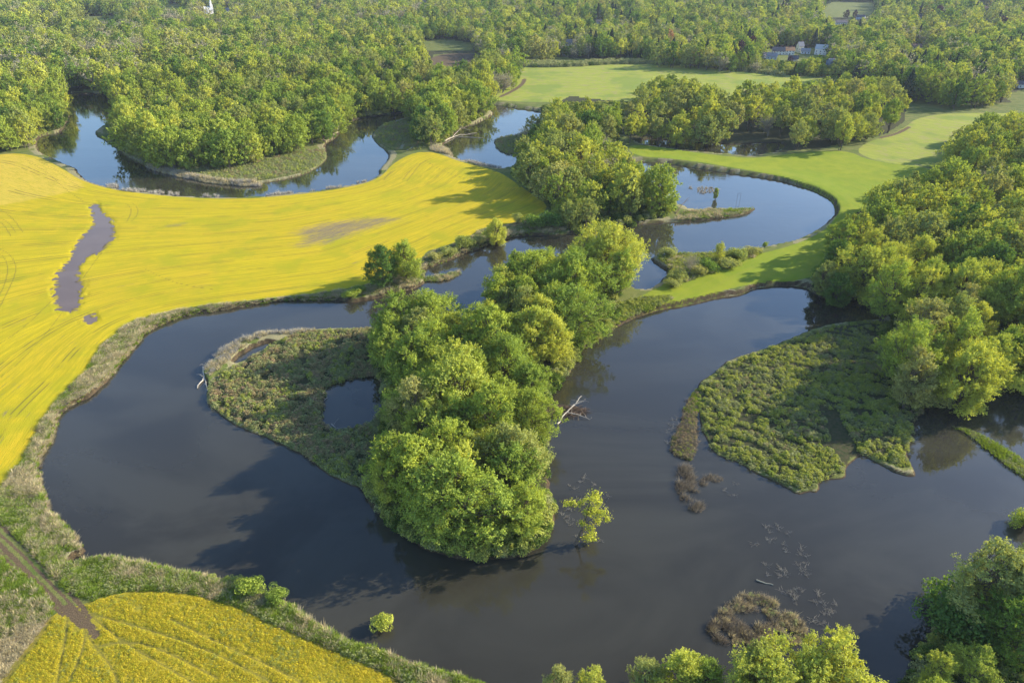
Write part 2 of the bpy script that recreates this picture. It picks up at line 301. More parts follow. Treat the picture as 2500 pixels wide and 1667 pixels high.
RUTS = [([(162,1418),(158,1472),(140,1568),(130,1640)],.3),([(187,1411),(205,1472),(252,1526),(274,1568),(300,1640)],.3),([(216,1421),(324,1450),(468,1497),(612,1568),(720,1640)],.26),([(216,1425),(288,1486),(432,1568),(540,1640)],.28),
 ([(396,1432),(504,1486),(684,1568),(780,1640)],.26),([(223,1497),(288,1484),(360,1493),(504,1568)],.3),([(205,1440),(198,1500),(170,1568)],.3),([(130,1418),(90,1480),(20,1568),(-20,1640)],.7),
 ([(0,578),(25,590),(40,614),(38,640),(20,680),(0,720)],.4),([(0,590),(15,600),(22,625),(15,660),(0,690)],.4),([(0,486),(30,505),(55,540)],.5),([(0,505),(25,520),(38,540)],.5),([(-20,500),(12,522),(28,550)],.5),
 ([(288,472),(304,484),(302,500),(293,515)],.5),([(304,471),(320,486),(317,502),(304,515)],.5),([(252,567),(225,600),(194,646)],.35),([(960,380),(940,400),(925,420)],.6),([(968,380),(950,402),(934,424)],.6),([(975,373),(1010,395),(1060,415),(1090,420)],.6),
 ([(335,625),(380,648),(432,665),(504,675)],.35),([(130,690),(60,760),(0,800)],.35),([(900,398),(880,420)],.7),([(60,372),(110,400),(150,440),(195,470)],.5),([(80,368),(140,402),(190,440)],.5),([(150,720),(110,775),(40,850),(0,880)],.3)]
rut = np.zeros(PX.shape)
for l, wd in RUTS:
    d = dist(PX, PY, smooth(GP(l), 2, False), False, 12); rut = np.maximum(rut, np.clip(1.3 - d / wd, 0, 1))
A['rut'] = rut; A['nearfld'] = (gy > 1340) * 1.0
A['dirt'] = np.maximum(tr, pmask(BROWN, 6))
dry = np.clip(1.1 - np.abs(SD - 2.5) / 4.5, 0, 1) * (fbm(PX / 9, PY / 9, 44) > .42); 
for p in HB: dry *= np.clip(.5 - sdf(PX, PY, p, 8) / 3, 0, 1)
for l in ([(1270,183),(1400,176),(1500,175),(1600,182),(1650,194),(1662,208)], [(1195,165),(1300,160),(1560,158),(1720,174),(1800,184)]): dry = np.maximum(dry, np.clip(1 - dist(PX, PY, smooth(GP(l), 2, False), False, 40) / 16, 0, 1) * .75)
A['dry'] = dry * (SD > 0)
north = GP([(-800,340),(-300,350),(0,358),(90,362),(162,400),(230,430),(378,455),(594,460),(756,443),(850,423),(900,384),(954,356),(1100,330)])
south = GP([(-500,1400),(0,1137),(72,1035),(108,964),(194,870),(234,805),(295,751),(428,715),(666,684),(835,664),(969,600),(1109,528),(1257,475),(1300,420)])
dn = dist(PX, PY, smooth(north, 3, False), False); ds = dist(PX, PY, smooth(south, 3, False), False)
rows = 190 * ds / (ds + dn + 1)
q2 = dist(PX, PY, smooth(GP([(-100,1380),(205,1390),(324,1360),(432,1365),(558,1400),(720,1478),(907,1568),(1100,1700)]), 3, False), False)
rows = np.where(A['yellow'] * (gy > 1340) > .1, q2, rows)
rows = np.where((PX > 60) | (gy < 345), dist(PX, PY, smooth(GP([(1440,369),(1685,397),(1829,424),(1917,480),(1865,540),(1613,620),(1400,760)]), 3, False), False), rows)
A['rows'] = rows
A['puddle'] = np.maximum(pmask(PUD, 1.2), pmask(PUD2, 1))

# ------------------------------------------------------------------ where the canopy shows in the photograph
K = {
 'tongue': [(1102,560),(1167,557),(1199,575),(1285,589),(1325,596),(1386,614),(1375,686),(1350,755),(1318,800),(1285,828),(1271,895),(1262,938),(1303,965),(1300,1010),(1260,1033),(1273,1061),(1268,1112),(1280,1166),(1273,1225),(1222,1266),(1112,1288),(1005,1270),(893,1210),(832,1125),(832,1058),(855,1010),(871,902),(858,848),(845,748),(879,700),(951,668),(1001,672),(1019,715),(1066,740),(1078,744),(1084,704),(1069,665),(1098,636)],
 'backwater': [(1307,468),(1329,459),(1383,500),(1420,522),(1440,545),(1446,580),(1446,625),(1432,662),(1415,690),(1379,712),(1366,650),(1325,614),(1325,542)],
 'grove': [(1185,274),(1221,270),(1249,281),(1247,230),(1311,200),(1365,207),(1437,214),(1456,230),(1432,288),(1410,342),(1437,364),(1509,372),(1561,390),(1547,450),(1562,468),(1530,502),(1455,517),(1365,542),(1311,538),(1269,506),(1262,468),(1221,434),(1175,412),(1179,360),(1193,324)],
 'flooded': [(1476,200),(1545,182),(1577,185),(1613,192),(1642,216),(1680,220),(1703,194),(1739,176),(1779,185),(1829,185),(1901,172),(1973,176),(2052,192),(2087,230),(2080,283),(2029,315),(1937,333),(1883,348),(1829,351),(1786,356),(1700,352),(1577,352),(1505,340),(1465,333),(1417,306),(1435,252),(1457,232)],
 'forest': [(-900,-77),(-900,345),(0,340),(50,335),(97,312),(173,283),(178,252),(146,216),(200,210),(234,210),(234,234),(266,240),(259,288),(259,324),(288,356),(360,370),(540,374),(636,354),(716,326),(770,296),(812,278),(847,270),(947,258),(954,324),(1012,333),(1053,302),(1116,266),(1118,223),(1187,194),(1194,162),(1167,144),(1113,119),(1180,130),(1246,133),(1293,136),(1560,148),(1720,163),(1800,176),(1937,184),(1970,182),(2083,220),(2191,238),(2290,241),(2400,238),(3200,250),(3200,-77)],
 'rightwood': [(2184,313),(2184,385),(2117,405),(2027,434),(1955,466),(1917,504),(1903,514),(1903,578),(1862,650),(1880,688),(1940,694),(2009,686),(2027,715),(2045,737),(2009,794),(2081,902),(2182,969),(2279,933),(2352,933),(3000,960),(3000,250),(2352,268),(2297,272),(2243,286)],
}
K = {a: np.array(b, float) for a, b in K.items()}
CLEAR = [[(1640,340),(1700,333),(1790,335),(1796,349),(1728,361),(1640,354)],[(985,157),(998,128),(1100,124),(1105,147),(1010,158)],[(960,100),(1020,92),(1092,104),(1085,118),(970,120)],[(1888,44),(1890,18),(1915,6),(2004,8),(2012,30),(1992,46)],
         [(180,43),(275,40),(270,52),(185,56)],[(378,16),(425,13),(430,26),(380,30)],[(1748,116),(1896,110),(1906,130),(1860,136),(1830,146),(1745,138)],[(1680,166),(1800,178),(1940,188),(1700,200)],[(1435,120),(1520,118),(1440,124)],
         [(2300,222),(2352,210),(2600,200),(2600,260),(2352,262)],[(1293,137),(1235,150),(1300,160),(1560,152)],[(1485,57),(1505,56),(1505,62),(1487,63)]]
CLEAR = [np.array(c, float) for c in CLEAR]
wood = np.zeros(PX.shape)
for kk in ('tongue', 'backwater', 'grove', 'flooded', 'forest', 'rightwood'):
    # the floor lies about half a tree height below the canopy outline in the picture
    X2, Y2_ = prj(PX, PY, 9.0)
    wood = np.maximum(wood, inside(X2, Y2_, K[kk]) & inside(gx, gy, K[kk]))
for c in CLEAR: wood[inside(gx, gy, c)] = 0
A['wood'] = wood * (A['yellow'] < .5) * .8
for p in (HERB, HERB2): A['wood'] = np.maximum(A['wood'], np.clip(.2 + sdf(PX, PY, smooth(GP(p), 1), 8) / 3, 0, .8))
ground_mat = ground_material()
nr, nc = PX.shape; idx = np.arange(nr * nc).reshape(nr, nc)
quads = np.stack([idx[:-1, :-1], idx[:-1, 1:], idx[1:, 1:], idx[1:, :-1]], -1).reshape(-1, 4)
V = np.stack([PX, PY, PZ], -1).reshape(-1, 3)
def fm(a): return a.reshape(nr, nc)[:-1, :-1].reshape(-1)
cls = np.zeros(len(quads), int)
cls[fm(A['pale']) > .5] = 3; cls[fm(A['lush']) > .5] = 2
yel = fm(A['yellow']) > .5; cls[yel] = 1; cls[yel & (fm(gy) > 1340)] = 4
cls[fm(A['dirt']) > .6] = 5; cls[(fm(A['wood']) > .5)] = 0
for ci, nm in enumerate(('ground', 'yellow_field', 'meadow', 'pale_meadow', 'mustard_field', 'dirt_path')):
    f = quads[cls == ci]; u, inv = np.unique(f, return_inverse=True)
    me = mesh_np(nm, V[u], inv.reshape(-1, 4), ground_mat, True)
    for a, v in A.items():
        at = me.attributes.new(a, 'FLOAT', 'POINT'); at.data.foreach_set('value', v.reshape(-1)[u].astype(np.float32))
    tag(link(nm, me), kind='structure')
def zland(X, Y):
    X = np.atleast_1d(np.asarray(X, float)); Y = np.atleast_1d(np.asarray(Y, float)); return height(X, Y)[0]

# ------------------------------------------------------------------ water
def water_material(name, turb, turb2, wave, rough, refl=.95):
    m, n, out = mat(name); k = N(n); P = k.pos()
    f = k.noise(k.scl(P, (1, 1.6, 0)), .012, 5, .6, 1.2); f2 = k.noise(P, .5, 3)
    col = k.mix(k.step(f, .40, .60), turb, turb2)
    near = k.noise(k.scl(P, (.5, 1.1, 0)), 1.0, 3, .5)
    gust = k.step(k.noise(k.scl(P, (.6, 1.5, 0)), .03, 3), .42, .66)
    h = k.m('MULTIPLY', k.m('ADD', near, k.m('MULTIPLY', k.noise(P, .25, 2), 2.0)), k.m('ADD', k.m('MULTIPLY', gust, .8), .25))
    nb = k.bump(h, wave, .25); d = k.new('ShaderNodeBsdfDiffuse'); k.put(d.inputs[0], col); gl = k.new('ShaderNodeBsdfGlossy'); k.put(gl.inputs['Roughness'], k.m('MULTIPLY_ADD', gust, .07, rough)); k.put(gl.inputs['Normal'], nb)
    g = k.new('ShaderNodeNewGeometry'); dt = k.new('ShaderNodeVectorMath', operation='DOT_PRODUCT'); k.put(dt.inputs[0], g.outputs['Incoming']); k.put(dt.inputs[1], nb)
    fr = k.m('MULTIPLY_ADD', k.m('POWER', k.m('SUBTRACT', 1, k.m('ABSOLUTE', dt.outputs['Value']), clamp=True), 3.0), refl, .027, clamp=True)
    mx = k.new('ShaderNodeMixShader'); k.put(mx.inputs[0], fr); n.links.new(d.outputs[0], mx.inputs[1]); n.links.new(gl.outputs[0], mx.inputs[2])
    n.links.new(mx.outputs[0], out.inputs[0]); return m
wm = water_material("river_water", (.028, .026, .019), (.042, .040, .030), .06, .025)
wx = [(-2600, -20), (2600, -20), (2600, 3600), (-2600, 3600)]
me = mesh_np("river", [(a, b, 0) for a, b in wx], [[0, 1, 2, 3]], wm); tag(link("river", me), kind='structure')
pm = water_material("puddle_water", (.135, .094, .072), (.165, .118, .09), .04, .10, .45)
q = GP([(100,455),(285,455),(285,765),(100,765)]); me = mesh_np("puddle", [(a, b, 1.30) for a, b in q], [[3, 2, 1, 0]], pm)
tag(link("puddle", me), kind='structure')

# ------------------------------------------------------------------ foliage and bark
def leaf_material(name, a, b, c, thru=(1.35, 1.25, .45)):
    m, n, out = mat(name); k = N(n)
    rnd = k.new('ShaderNodeObjectInfo').outputs['Random']; tone = k.attr('tone')
    col = k.mix(k.step(rnd, .0, .55), a, b); col = k.mix(k.step(rnd, .5, 1.0), col, c)
    dark = k.new('ShaderNodeVectorMath', operation='MULTIPLY'); k.put(dark.inputs[0], col); k.put(dark.inputs[1], k.comb(k.m('MULTIPLY_ADD', tone, .75, .62), k.m('MULTIPLY_ADD', tone, .62, .69), k.m('MULTIPLY_ADD', tone, .3, .85)))
    d = k.new('ShaderNodeBsdfDiffuse'); k.put(d.inputs[0], dark.outputs[0])
    t = k.new('ShaderNodeBsdfTranslucent'); tc = k.new('ShaderNodeVectorMath', operation='MULTIPLY'); k.put(tc.inputs[0], dark.outputs[0]); tc.inputs[1].default_value = thru; k.put(t.inputs[0], tc.outputs[0])
    mx = k.new('ShaderNodeMixShader'); mx.inputs[0].default_value = .33; n.links.new(d.outputs[0], mx.inputs[1]); n.links.new(t.outputs[0], mx.inputs[2])
    n.links.new(mx.outputs[0], out.inputs[0]); return m
LEAF = {
 'bright green': leaf_material('leaf_bright', (.31,.385,.070), (.37,.44,.075), (.26,.35,.068)),
 'yellow-green': leaf_material('leaf_yellow', (.45,.49,.09), (.50,.52,.095), (.39,.45,.085)),
 'olive': leaf_material('leaf_olive', (.35,.38,.12), (.31,.36,.10), (.40,.395,.14)),
 'deep green': leaf_material('leaf_deep', (.145,.235,.050), (.18,.275,.052), (.12,.21,.050)),
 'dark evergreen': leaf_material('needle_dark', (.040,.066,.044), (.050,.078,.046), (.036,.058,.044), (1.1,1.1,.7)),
 'rust red': leaf_material('leaf_rust', (.46,.26,.14), (.44,.24,.12), (.44,.28,.14), (1.2,1.1,.7)),
 'dark purple': leaf_material('leaf_purple', (.07,.035,.05), (.06,.03,.045), (.09,.034,.04), (1.1,.9,.8)),
 'grey budding': leaf_material('leaf_grey', (.42,.37,.24), (.39,.35,.24), (.43,.40,.23), (1.1,1.1,.8)),
 'gold': leaf_material('leaf_gold', (.47,.49,.07), (.52,.52,.07), (.44,.47,.07)),
}
bark = simple('bark', (.16, .13, .10), .95, .45, 2.0); bark_pale = simple('bark_pale', (.30, .26, .21), .95, .4, 2.0)
class Geo:
    def __init__(s): s.v = []; s.f = []; s.n = 0; s.t = []
    def add(s, v, f, tone=None):
        s.v.append(np.asarray(v, float)); s.f.append(np.asarray(f) + s.n); s.t.append(np.full(len(v), .5) if tone is None else tone); s.n += len(v)
    def tube(s, pts, rad, k=6):
        pts = np.asarray(pts, float); n = len(pts); d = np.gradient(pts, axis=0); d /= np.linalg.norm(d, axis=1)[:, None] + 1e-9
        ref = np.where(np.abs(d[:, 2:3]) > .9, [[1., 0, 0]], [[0, 0, 1.]]); a = np.cross(d, ref); a /= np.linalg.norm(a, axis=1)[:, None]; b = np.cross(d, a)
        th = np.arange(k) * 2 * np.pi / k; rad = np.asarray(rad)[:, None, None]
        V = pts[:, None] + rad * (np.cos(th)[None, :, None] * a[:, None] + np.sin(th)[None, :, None] * b[:, None])
        i = np.arange(n - 1)[:, None] * k; j = np.arange(k)[None]; j2 = (j + 1) % k
        s.add(V.reshape(-1, 3), np.stack([i + j, i + j2, i + k + j2, i + k + j], -1).reshape(-1, 4))
    def box(s, c, h, rz=0):
        x = np.array([[-1,-1,-1],[1,-1,-1],[1,1,-1],[-1,1,-1],[-1,-1,1],[1,-1,1],[1,1,1],[-1,1,1]], float) * h
        cs, sn = math.cos(rz), math.sin(rz); x = np.stack([x[:,0]*cs-x[:,1]*sn, x[:,0]*sn+x[:,1]*cs, x[:,2]], 1) + c
        s.add(x, [[0,3,2,1],[4,5,6,7],[0,1,5,4],[1,2,6,5],[2,3,7,6],[3,0,4,7]])
    def leaves(s, P, Nrm, size, r, asp=.62, tone=None, up=None):
        n = len(P); Nrm = Nrm / (np.linalg.norm(Nrm, axis=1)[:, None] + 1e-9)
        q = r.normal(size=(n, 3)) if up is None else up + .35 * r.normal(size=(n, 3))
        a = q - (q * Nrm).sum(1)[:, None] * Nrm; a /= np.linalg.norm(a, axis=1)[:, None] + 1e-9; b = np.cross(Nrm, a)
        size = np.asarray(size)[:, None]; a = a * size * .5; b = b * size * .5 * asp
        V = np.stack([P - a, P + b + a * .1, P + a, P - b + a * .1], 1).reshape(-1, 3)
        tn = r.random(n) if tone is None else tone
        s.add(V, np.arange(n * 4).reshape(n, 4), np.repeat(tn, 4))
    def mesh(s, name, m, smoothf=False):
        V = np.vstack(s.v); me = mesh_np(name, V, np.vstack(s.f), m, smoothf)
        at = me.attributes.new('tone', 'FLOAT', 'POINT'); at.data.foreach_set('value', np.concatenate(s.t).astype(np.float32)); return me

def tree_geo(seed, H=18, Rc=6, ncl=34, nleaf=11000, ls=.5, base=.2, stems=1, spread=1.0, airy=1.0, limbs=True, kside=6):
    r = np.random.default_rng(seed); tk = Geo(); cr = Geo(); cl = []
    for i in range(ncl):
        t = base + (1 - base) * ((i + r.random()) / ncl) ** .9; th = i * 2.39996 + r.normal() * .3
        u = (t - base) / (1 - base); prof = (math.sin(math.pi * min(1, u * .80 + .16)) ** .75) * spread
        lob = .80 + .26 * math.sin(2 * th + seed) + .16 * math.sin(3 * th + 2.1 * seed); rr = Rc * prof * lob * (.35 + .68 * math.sqrt(r.random())) if u < .93 else Rc * .3 * r.random()
        rc = Rc * (.13 + .17 * r.random()) * (1.12 - .30 * u)
        cl.append((np.array([math.cos(th) * rr, math.sin(th) * rr, H * (t + .07 * math.sin(2 * th + seed * 1.7) * t) - rc * .5]), rc))
    bases = [np.array([r.normal() * .5 * (stems > 1), r.normal() * .5 * (stems > 1), -0.4]) for _ in range(stems)]
    if limbs:
        tops = []
        for bp in bases:
            top = np.array([bp[0] * 2.5, bp[1] * 2.5, H * .62]); n = 6; q = np.linspace(0, 1, n)[:, None]
            pts = bp + (top - bp) * q; pts[1:-1, :2] += r.normal(size=(n - 2, 2)) * .22
            tk.tube(pts, np.linspace(H * .019, H * .006, n) / math.sqrt(stems) * 1.15, kside); tops.append(pts)
        for i, (c, rc) in enumerate(cl):
            st = tops[i % len(tops)]; z0 = max(H * .10, c[2] - H * .28 - r.random() * 1.5); z0 = min(z0, st[-1][2] * .98); z = st[:, 2]
            s0 = np.array([np.interp(z0, z, st[:, 0]), np.interp(z0, z, st[:, 1]), z0]); mid = (s0 + c) / 2 + [0, 0, -.06 * H * r.random()]
            if limbs != 'few' or i % 3 == 0:
                tk.tube([s0, mid, c], [H * .0062, H * .0042, H * .0018], 4)
                if limbs is True:
                    for _ in range(3):
                        e = c + r.normal(size=3) * rc * .55; tk.tube([mid * .35 + c * .65, e], [H * .0022, H * .0009], 3)
    per = np.array([rc ** 2 for _, rc in cl]); per = (per / per.sum() * nleaf).astype(int)
    for (c, rc), n in zip(cl, per):
        if n < 3: continue
        ns = max(5, int(n / 20)); sub = r.normal(size=(ns, 3)); sub /= np.linalg.norm(sub, axis=1)[:, None]; sub[:, 2] = np.where(sub[:, 2] < -.35, -sub[:, 2], sub[:, 2])
        L = (.55 + .35 * r.random((ns, 1))) * rc; g = r.integers(0, ns, n); u = r.random((n, 1)) ** .8
        tip = sub * L * (1.3 + .55 * r.random((ns, 1)) ** 2) + np.array([0, 0, 1]) * rc * (.15 + .55 * r.random((ns, 1))); root = sub * L * .55
        P = c + (root[g] * (1 - u) + tip[g] * u) * np.array([1, 1, .86]) + r.normal(size=(n, 3)) * rc * .12 * airy * (1.25 - .8 * u)
        out = P - c; out /= np.linalg.norm(out, axis=1)[:, None] + 1e-6
        Nn = out * .75 + r.normal(size=(n, 3)) * .62 + [0, 0, .25]
        tone = np.clip(r.random(ns)[g] * .55 + r.random(n) * .45 + r.normal() * .12, 0, 1)
        cr.leaves(P, Nn, ls * (.6 + .8 * r.random(n)), r, .62, tone)
    return tk, cr
def conifer_geo(seed, H=20, Rc=4, nl=2600, ls=.9):
    r = np.random.default_rng(seed); tk = Geo(); cr = Geo(); tk.tube([[0, 0, -.3], [0, 0, H * .5], [0, 0, H * .97]], [H * .017, H * .010, .05], 6)
    t = r.random(nl) ** .75; lay = np.round(t * 16) / 16 + r.normal(size=nl) * .012; t = np.clip(1 - lay, .0, 1); th0 = np.floor(r.random(nl) * 9) * .698 + np.round(lay * 16) * .5 + r.normal(size=nl) * .12
    z = H * (.07 + .93 * (1 - t)) ; rad = Rc * (t ** .85) * np.sqrt(r.random(nl)) * (1 + .15 * np.sin(th0 * 3)); P = np.stack([np.cos(th0) * rad, np.sin(th0) * rad, z - rad * .22], 1)
    out = np.stack([np.cos(th0), np.sin(th0), np.full(nl, .7)], 1); cr.leaves(P, out + r.normal(size=(nl, 3)) * .5, ls * (.6 + .7 * r.random(nl)), r, .55)
    return tk, cr
def bare_geo(seed, H=16, Rc=5, n1=26, leaves=700, ls=.35, thick=1.0):
    r = np.random.default_rng(seed); tk = Geo(); cr = Geo(); tips = []
    def grow(p, d, L, rad, lev):
        n = 4; pts = [p]; dd = d
        for _ in range(n - 1): dd = dd + r.normal(size=3) * .13 + [0, 0, .07]; dd = dd / np.linalg.norm(dd); pts.append(pts[-1] + dd * L / (n - 1))
        tk.tube(pts, np.linspace(rad, rad * .5, n), 5 if lev < 2 else 3)
        if lev >= 4: tips.append(pts[-1]); return
        for _ in range(5 if lev == 0 else 4):
            q = r.integers(1, n); nd = dd + r.normal(size=3) * .62; nd[2] = abs(nd[2]) * .8 + .12; nd /= np.linalg.norm(nd); grow(np.array(pts[q]), nd, L * (.55 + .2 * r.random()), rad * .5, lev + 1)
    for _ in range(3): grow(np.array([0, 0, -.2]) + r.normal(size=3) * [.3, .3, 0], np.array([r.normal() * .25, r.normal() * .25, 1]), H * .42, H * .013 * thick, 0)
    T = np.array(tips); g = r.integers(0, len(T), leaves); P = T[g] + r.normal(size=(leaves, 3)) * .35
    cr.leaves(P, r.normal(size=(leaves, 3)), ls * (.6 + .8 * r.random(leaves)), r)
    return tk, cr
def shrub_geo(seed, H=3, Rc=2, n=1600, ls=.3):
    r = np.random.default_rng(seed); tk = Geo(); cr = Geo(); ncl = 20
    cs = r.normal(size=(ncl, 3)) * [Rc * .42, Rc * .42, 0] + np.stack([np.zeros(ncl), np.zeros(ncl), H * (.35 + .4 * r.random(ncl))], 1)
    for c in cs: tk.tube([[c[0] * .15, c[1] * .15, -.2], c * [.6, .6, .55], c], [.07, .05, .02], 4)
    g = r.integers(0, ncl, n); d = r.normal(size=(n, 3)); d /= np.linalg.norm(d, axis=1)[:, None]; rc = H * .30
    P = cs[g] + d * rc * (.7 + .35 * r.random((n, 1))) * [1.15, 1.15, 1]; P[:, 2] = np.maximum(P[:, 2], .05)
    cr.leaves(P, d * .8 + r.normal(size=(n, 3)) * .55, ls * (.6 + .8 * r.random(n)), r, .65)
    return tk, cr

MESH = {}
def reg(key, geo, leafname, bk=None):
    tk, cr = geo; MESH[key] = (tk.mesh('trunk', bk or bark), cr.mesh('crown', LEAF[leafname]) if cr.v else None)
COLS = ('bright green', 'yellow-green', 'olive', 'deep green')
SH = {'round': dict(H=18, Rc=8.0, ncl=92, base=.16, stems=2), 'spreading': dict(H=16, Rc=9.2, ncl=105, base=.16, stems=4, spread=1.02), 'narrow': dict(H=19, Rc=6.2, ncl=64, base=.14, stems=2), 'stilted': dict(H=18, Rc=6.6, ncl=56, base=.36, stems=3, airy=1.25), 'airy': dict(H=18, Rc=7.6, ncl=62, base=.24, stems=3, airy=1.25)}
HGT = {'stilted': 18, 'round': 18, 'spreading': 16, 'narrow': 19, 'airy': 18, 'conifer': 20, 'bare': 16}
for li, (nl, ls, lim) in enumerate(((34000, .35, True), (9000, .68, 'few'), (2300, 1.15, 'few'))):
    for si, (sh, kw) in enumerate(SH.items()):
        f = .55 if sh == 'airy' else 1
        for cn in COLS:
            if li == 2 and sh in ('spreading', 'stilted'): continue
            if sh == 'stilted' and li == 0: continue
            if li == 0 and (sh, cn) not in {('round', 'bright green'), ('round', 'yellow-green'), ('spreading', 'bright green'), ('spreading', 'yellow-green'), ('spreading', 'olive'), ('narrow', 'bright green'), ('narrow', 'olive'), ('airy', 'yellow-green'), ('airy', 'olive'), ('airy', 'bright green'), ('round', 'deep green')}: continue
            g = tree_geo(100 + si * 7 + li * 50 + COLS.index(cn), nleaf=int(nl * f), ls=ls, limbs=lim, kside=6 if li < 2 else 4, **kw)
            reg((li, sh, cn), g, cn)
    if li: reg((li, 'conifer', 'dark evergreen'), conifer_geo(300 + li, Rc=6.2, nl=3600 if li == 1 else 1700, ls=.8 if li == 1 else 1.2), 'dark evergreen')
    if li:
        reg((li, 'round', 'rust red'), tree_geo(400 + li, nleaf=int(nl * .7), ls=ls, limbs='few', **SH['narrow']), 'rust red')
        reg((li, 'round', 'dark purple'), tree_geo(420 + li, nleaf=nl, ls=ls, limbs='few', **SH['round']), 'dark purple')
    reg((li, 'bare', 'grey budding'), bare_geo(500 + li, leaves=(1600, 1200, 600)[li], ls=(.3, .5, .9)[li], thick=(1, 1.3, 1.9)[li]), 'grey budding', bark_pale)

# ------------------------------------------------------------------ buildings and their clear sight lines (picture points of their bases)
HOUSES = [ # x, y, width, depth, wall height, roof height, turn, wall, roof, label, chimney
 (1786,128,15,9,4.5,4.2,-8,'white','slate',"white house with steep dark roof and tall white gable, left of the orange roofed one"),
 (1811,128,11,9,5,3.6,-6,'white','orange',"small white house with bright orange-brown roof, beside the dark roofed white house"),
 (1835,123,7,7,8,4.5,10,'cream','grey',"tall narrow cream building with grey pyramid-like roof among the white houses"),
 (1849,126,11,8,3.2,3,-20,'pale blue','grey',"low pale blue outbuilding with grey roof right of the tall cream building"),
 (1884,128,14,10,7,4.5,-30,'white','pale grey',"large white house with pale grey roof, rightmost of the hillside cluster"),
 (1757,136,10,8,3.5,3,15,'white','slate',"lowest left white house of the cluster, half hidden by bushes"),
 (1771,139,12,8,3.6,3.4,-15,'pale blue','grey',"pale blue-grey house below the dark roofed white house"),
 (1820,146,11,8,3.5,3.5,-25,'white','slate',"white gabled house beside the dark purple tree below the cluster"),
 (1907,161,9,8,8,2.5,10,'blue grey','grey',"tall blue-grey shed at the wood's edge right of the white cluster"),
 (1929,60,20,9,3.4,3,4,'white','slate',"long low white house with dark roof in front of the far hillside field"),
 (1975,50,14,9,4.5,3.5,-35,'pale blue','slate',"pale blue house at the right end of the far hillside field"),
 (2117,50,15,9,4.5,3.6,-30,'pale blue','slate',"pale house with bluish roof alone between far trees right of the hillside field"),
 (2108,115,20,10,3.2,3,0,'white','rust',"low house with rusty brown roof poking out of the wood at right"),
 (2266,56,18,10,3.2,3,-15,'white','slate',"low grey roofed house near the top right corner, white end wall showing"),
 (2268,28,18,9,4.5,3,0,'brick','rust',"brownish house in deep shade at the top right corner"),
 (1307,108,10,8,4,4.2,-30,'white','grey',"white house with narrow gable behind the hedge of the pale field"),
 (1374,60,12,9,4.5,3.6,10,'white','slate',"small white house under tall dark evergreens at top centre"),
 (522,34,12,9,5,4,0,'white','grey',"small white house just right of the white church"),
 (974,12,10,8,5,4,0,'white','slate',"tiny white house at the top edge left of centre"),
 (2352,205,16,9,3.4,2.6,-10,'white','slate',"low white building cut by the right edge above the bright lawn")]
SIGHT = [(h[0], h[1] + 1, (h[4] + h[5]) * .8, h[2]) for h in HOUSES] + [(480.5, 36.5, 13, 24)]
KEEP = {'tongue': 0}
# ------------------------------------------------------------------ trees
def water_fast(X, Y): return water_sd(X, Y, 12)
yell = [smooth(GP(p), 1) for p in (Y1, Y2, LUSH, BROWN)]
cand = []   # X, Y, H, shape, colour, region
def grid(x0, x1, y0, y1, s, r):
    a, b = np.meshgrid(np.arange(x0, x1, s), np.arange(y0, y1, s * .9)); a = a + (np.arange(b.shape[0]) % 2)[:, None] * s * .5
    a = a + r.uniform(-.36, .36, a.shape) * s; b = b + r.uniform(-.36, .36, b.shape) * s; return a.ravel(), b.ravel()
def region(name, bounds, s, Hm, Hs, shapes, cols, maxd=9e9, mind=0, waterok=0.8, wide=.42):
    r = np.random.default_rng(hash_name(name)); X, Y = grid(*bounds, s, r); d = np.hypot(X, Y); m = (d < maxd) & (d >= mind)
    x, y = prj(X, Y, 0); m &= (x > -420) & (x < 2780) & (y > -77) & (y < 1500); X, Y = X[m], Y[m]
    H = Hm * (1 + Hs * r.normal(size=X.shape).clip(-1.6, 1.6)); big = fbm(X / 40, Y / 40, 77); H = H * (.80 + .42 * big)
    for attempt in (1.0, .8, .6, .42):
        pass
    ok = np.zeros(X.shape, bool); Hf = H.copy(); base_ok = (water_fast(X, Y) > waterok)
    for q in yell: base_ok &= ~inside(X, Y, q)
    for f in (1, .82, .66, .5):
        h = H * f; t = base_ok & ~ok
        for (dx, hz) in ((0, .93), (-wide * .8, .62), (wide * .8, .62), (0, .3)):
            if name == 'forest' and dx != 0 and maxd > 700: continue
            x, y = prj(X + dx * h, Y, h * hz); t &= inside(x, y, K[name])
        for c in CLEAR:
            for dx, hz in ((0, 0), (0, .4), (0, .95), (-.42, .55), (.42, .55), (0, .7)):
                x, y = prj(X + dx * h, Y, h * hz); t &= ~inside(x, y, c)
        for (sx, sy, sh, wd) in SIGHT:
            px_, py_ = prj(X, Y, h * 1.0); X0, Y0 = gnd(sx, sy); bx, by = prj(X, Y, 0)
            pw = F * (wd * .5 + .40 * h) / math.hypot(X0, Y0); ph = F * sh / math.hypot(X0, Y0)
            blk = (np.abs(px_ - sx) < pw) & (py_ < sy - ph * .05) & (by > sy - .4)
            inhouse = (np.hypot(X - X0, Y - Y0) < wd * .75); t &= ~(blk | inhouse)
        Hf[t] = h[t]; ok |= t
    for i in np.nonzero(ok)[0]:
        cn = cols(X[i], Y[i], r); sh = shapes[r.integers(len(shapes))]
        if cn == 'dark evergreen': sh = 'conifer'
        if cn == 'grey budding': sh = 'bare'
        if cn in ('rust red', 'dark purple'): sh = 'round'
        cand.append([X[i], Y[i], float(Hf[i]), sh, cn, name])
def hash_name(s): return sum(ord(c) * (i + 3) for i, c in enumerate(s))
def pick(r, ws): 
    k = list(ws); p = np.array([ws[a] for a in k], float); return k[r.choice(len(k), p=p / p.sum())]
def c_near(X, Y, r): return pick(r, {'bright green': 6, 'yellow-green': 3, 'olive': 1.0, 'grey budding': .15})
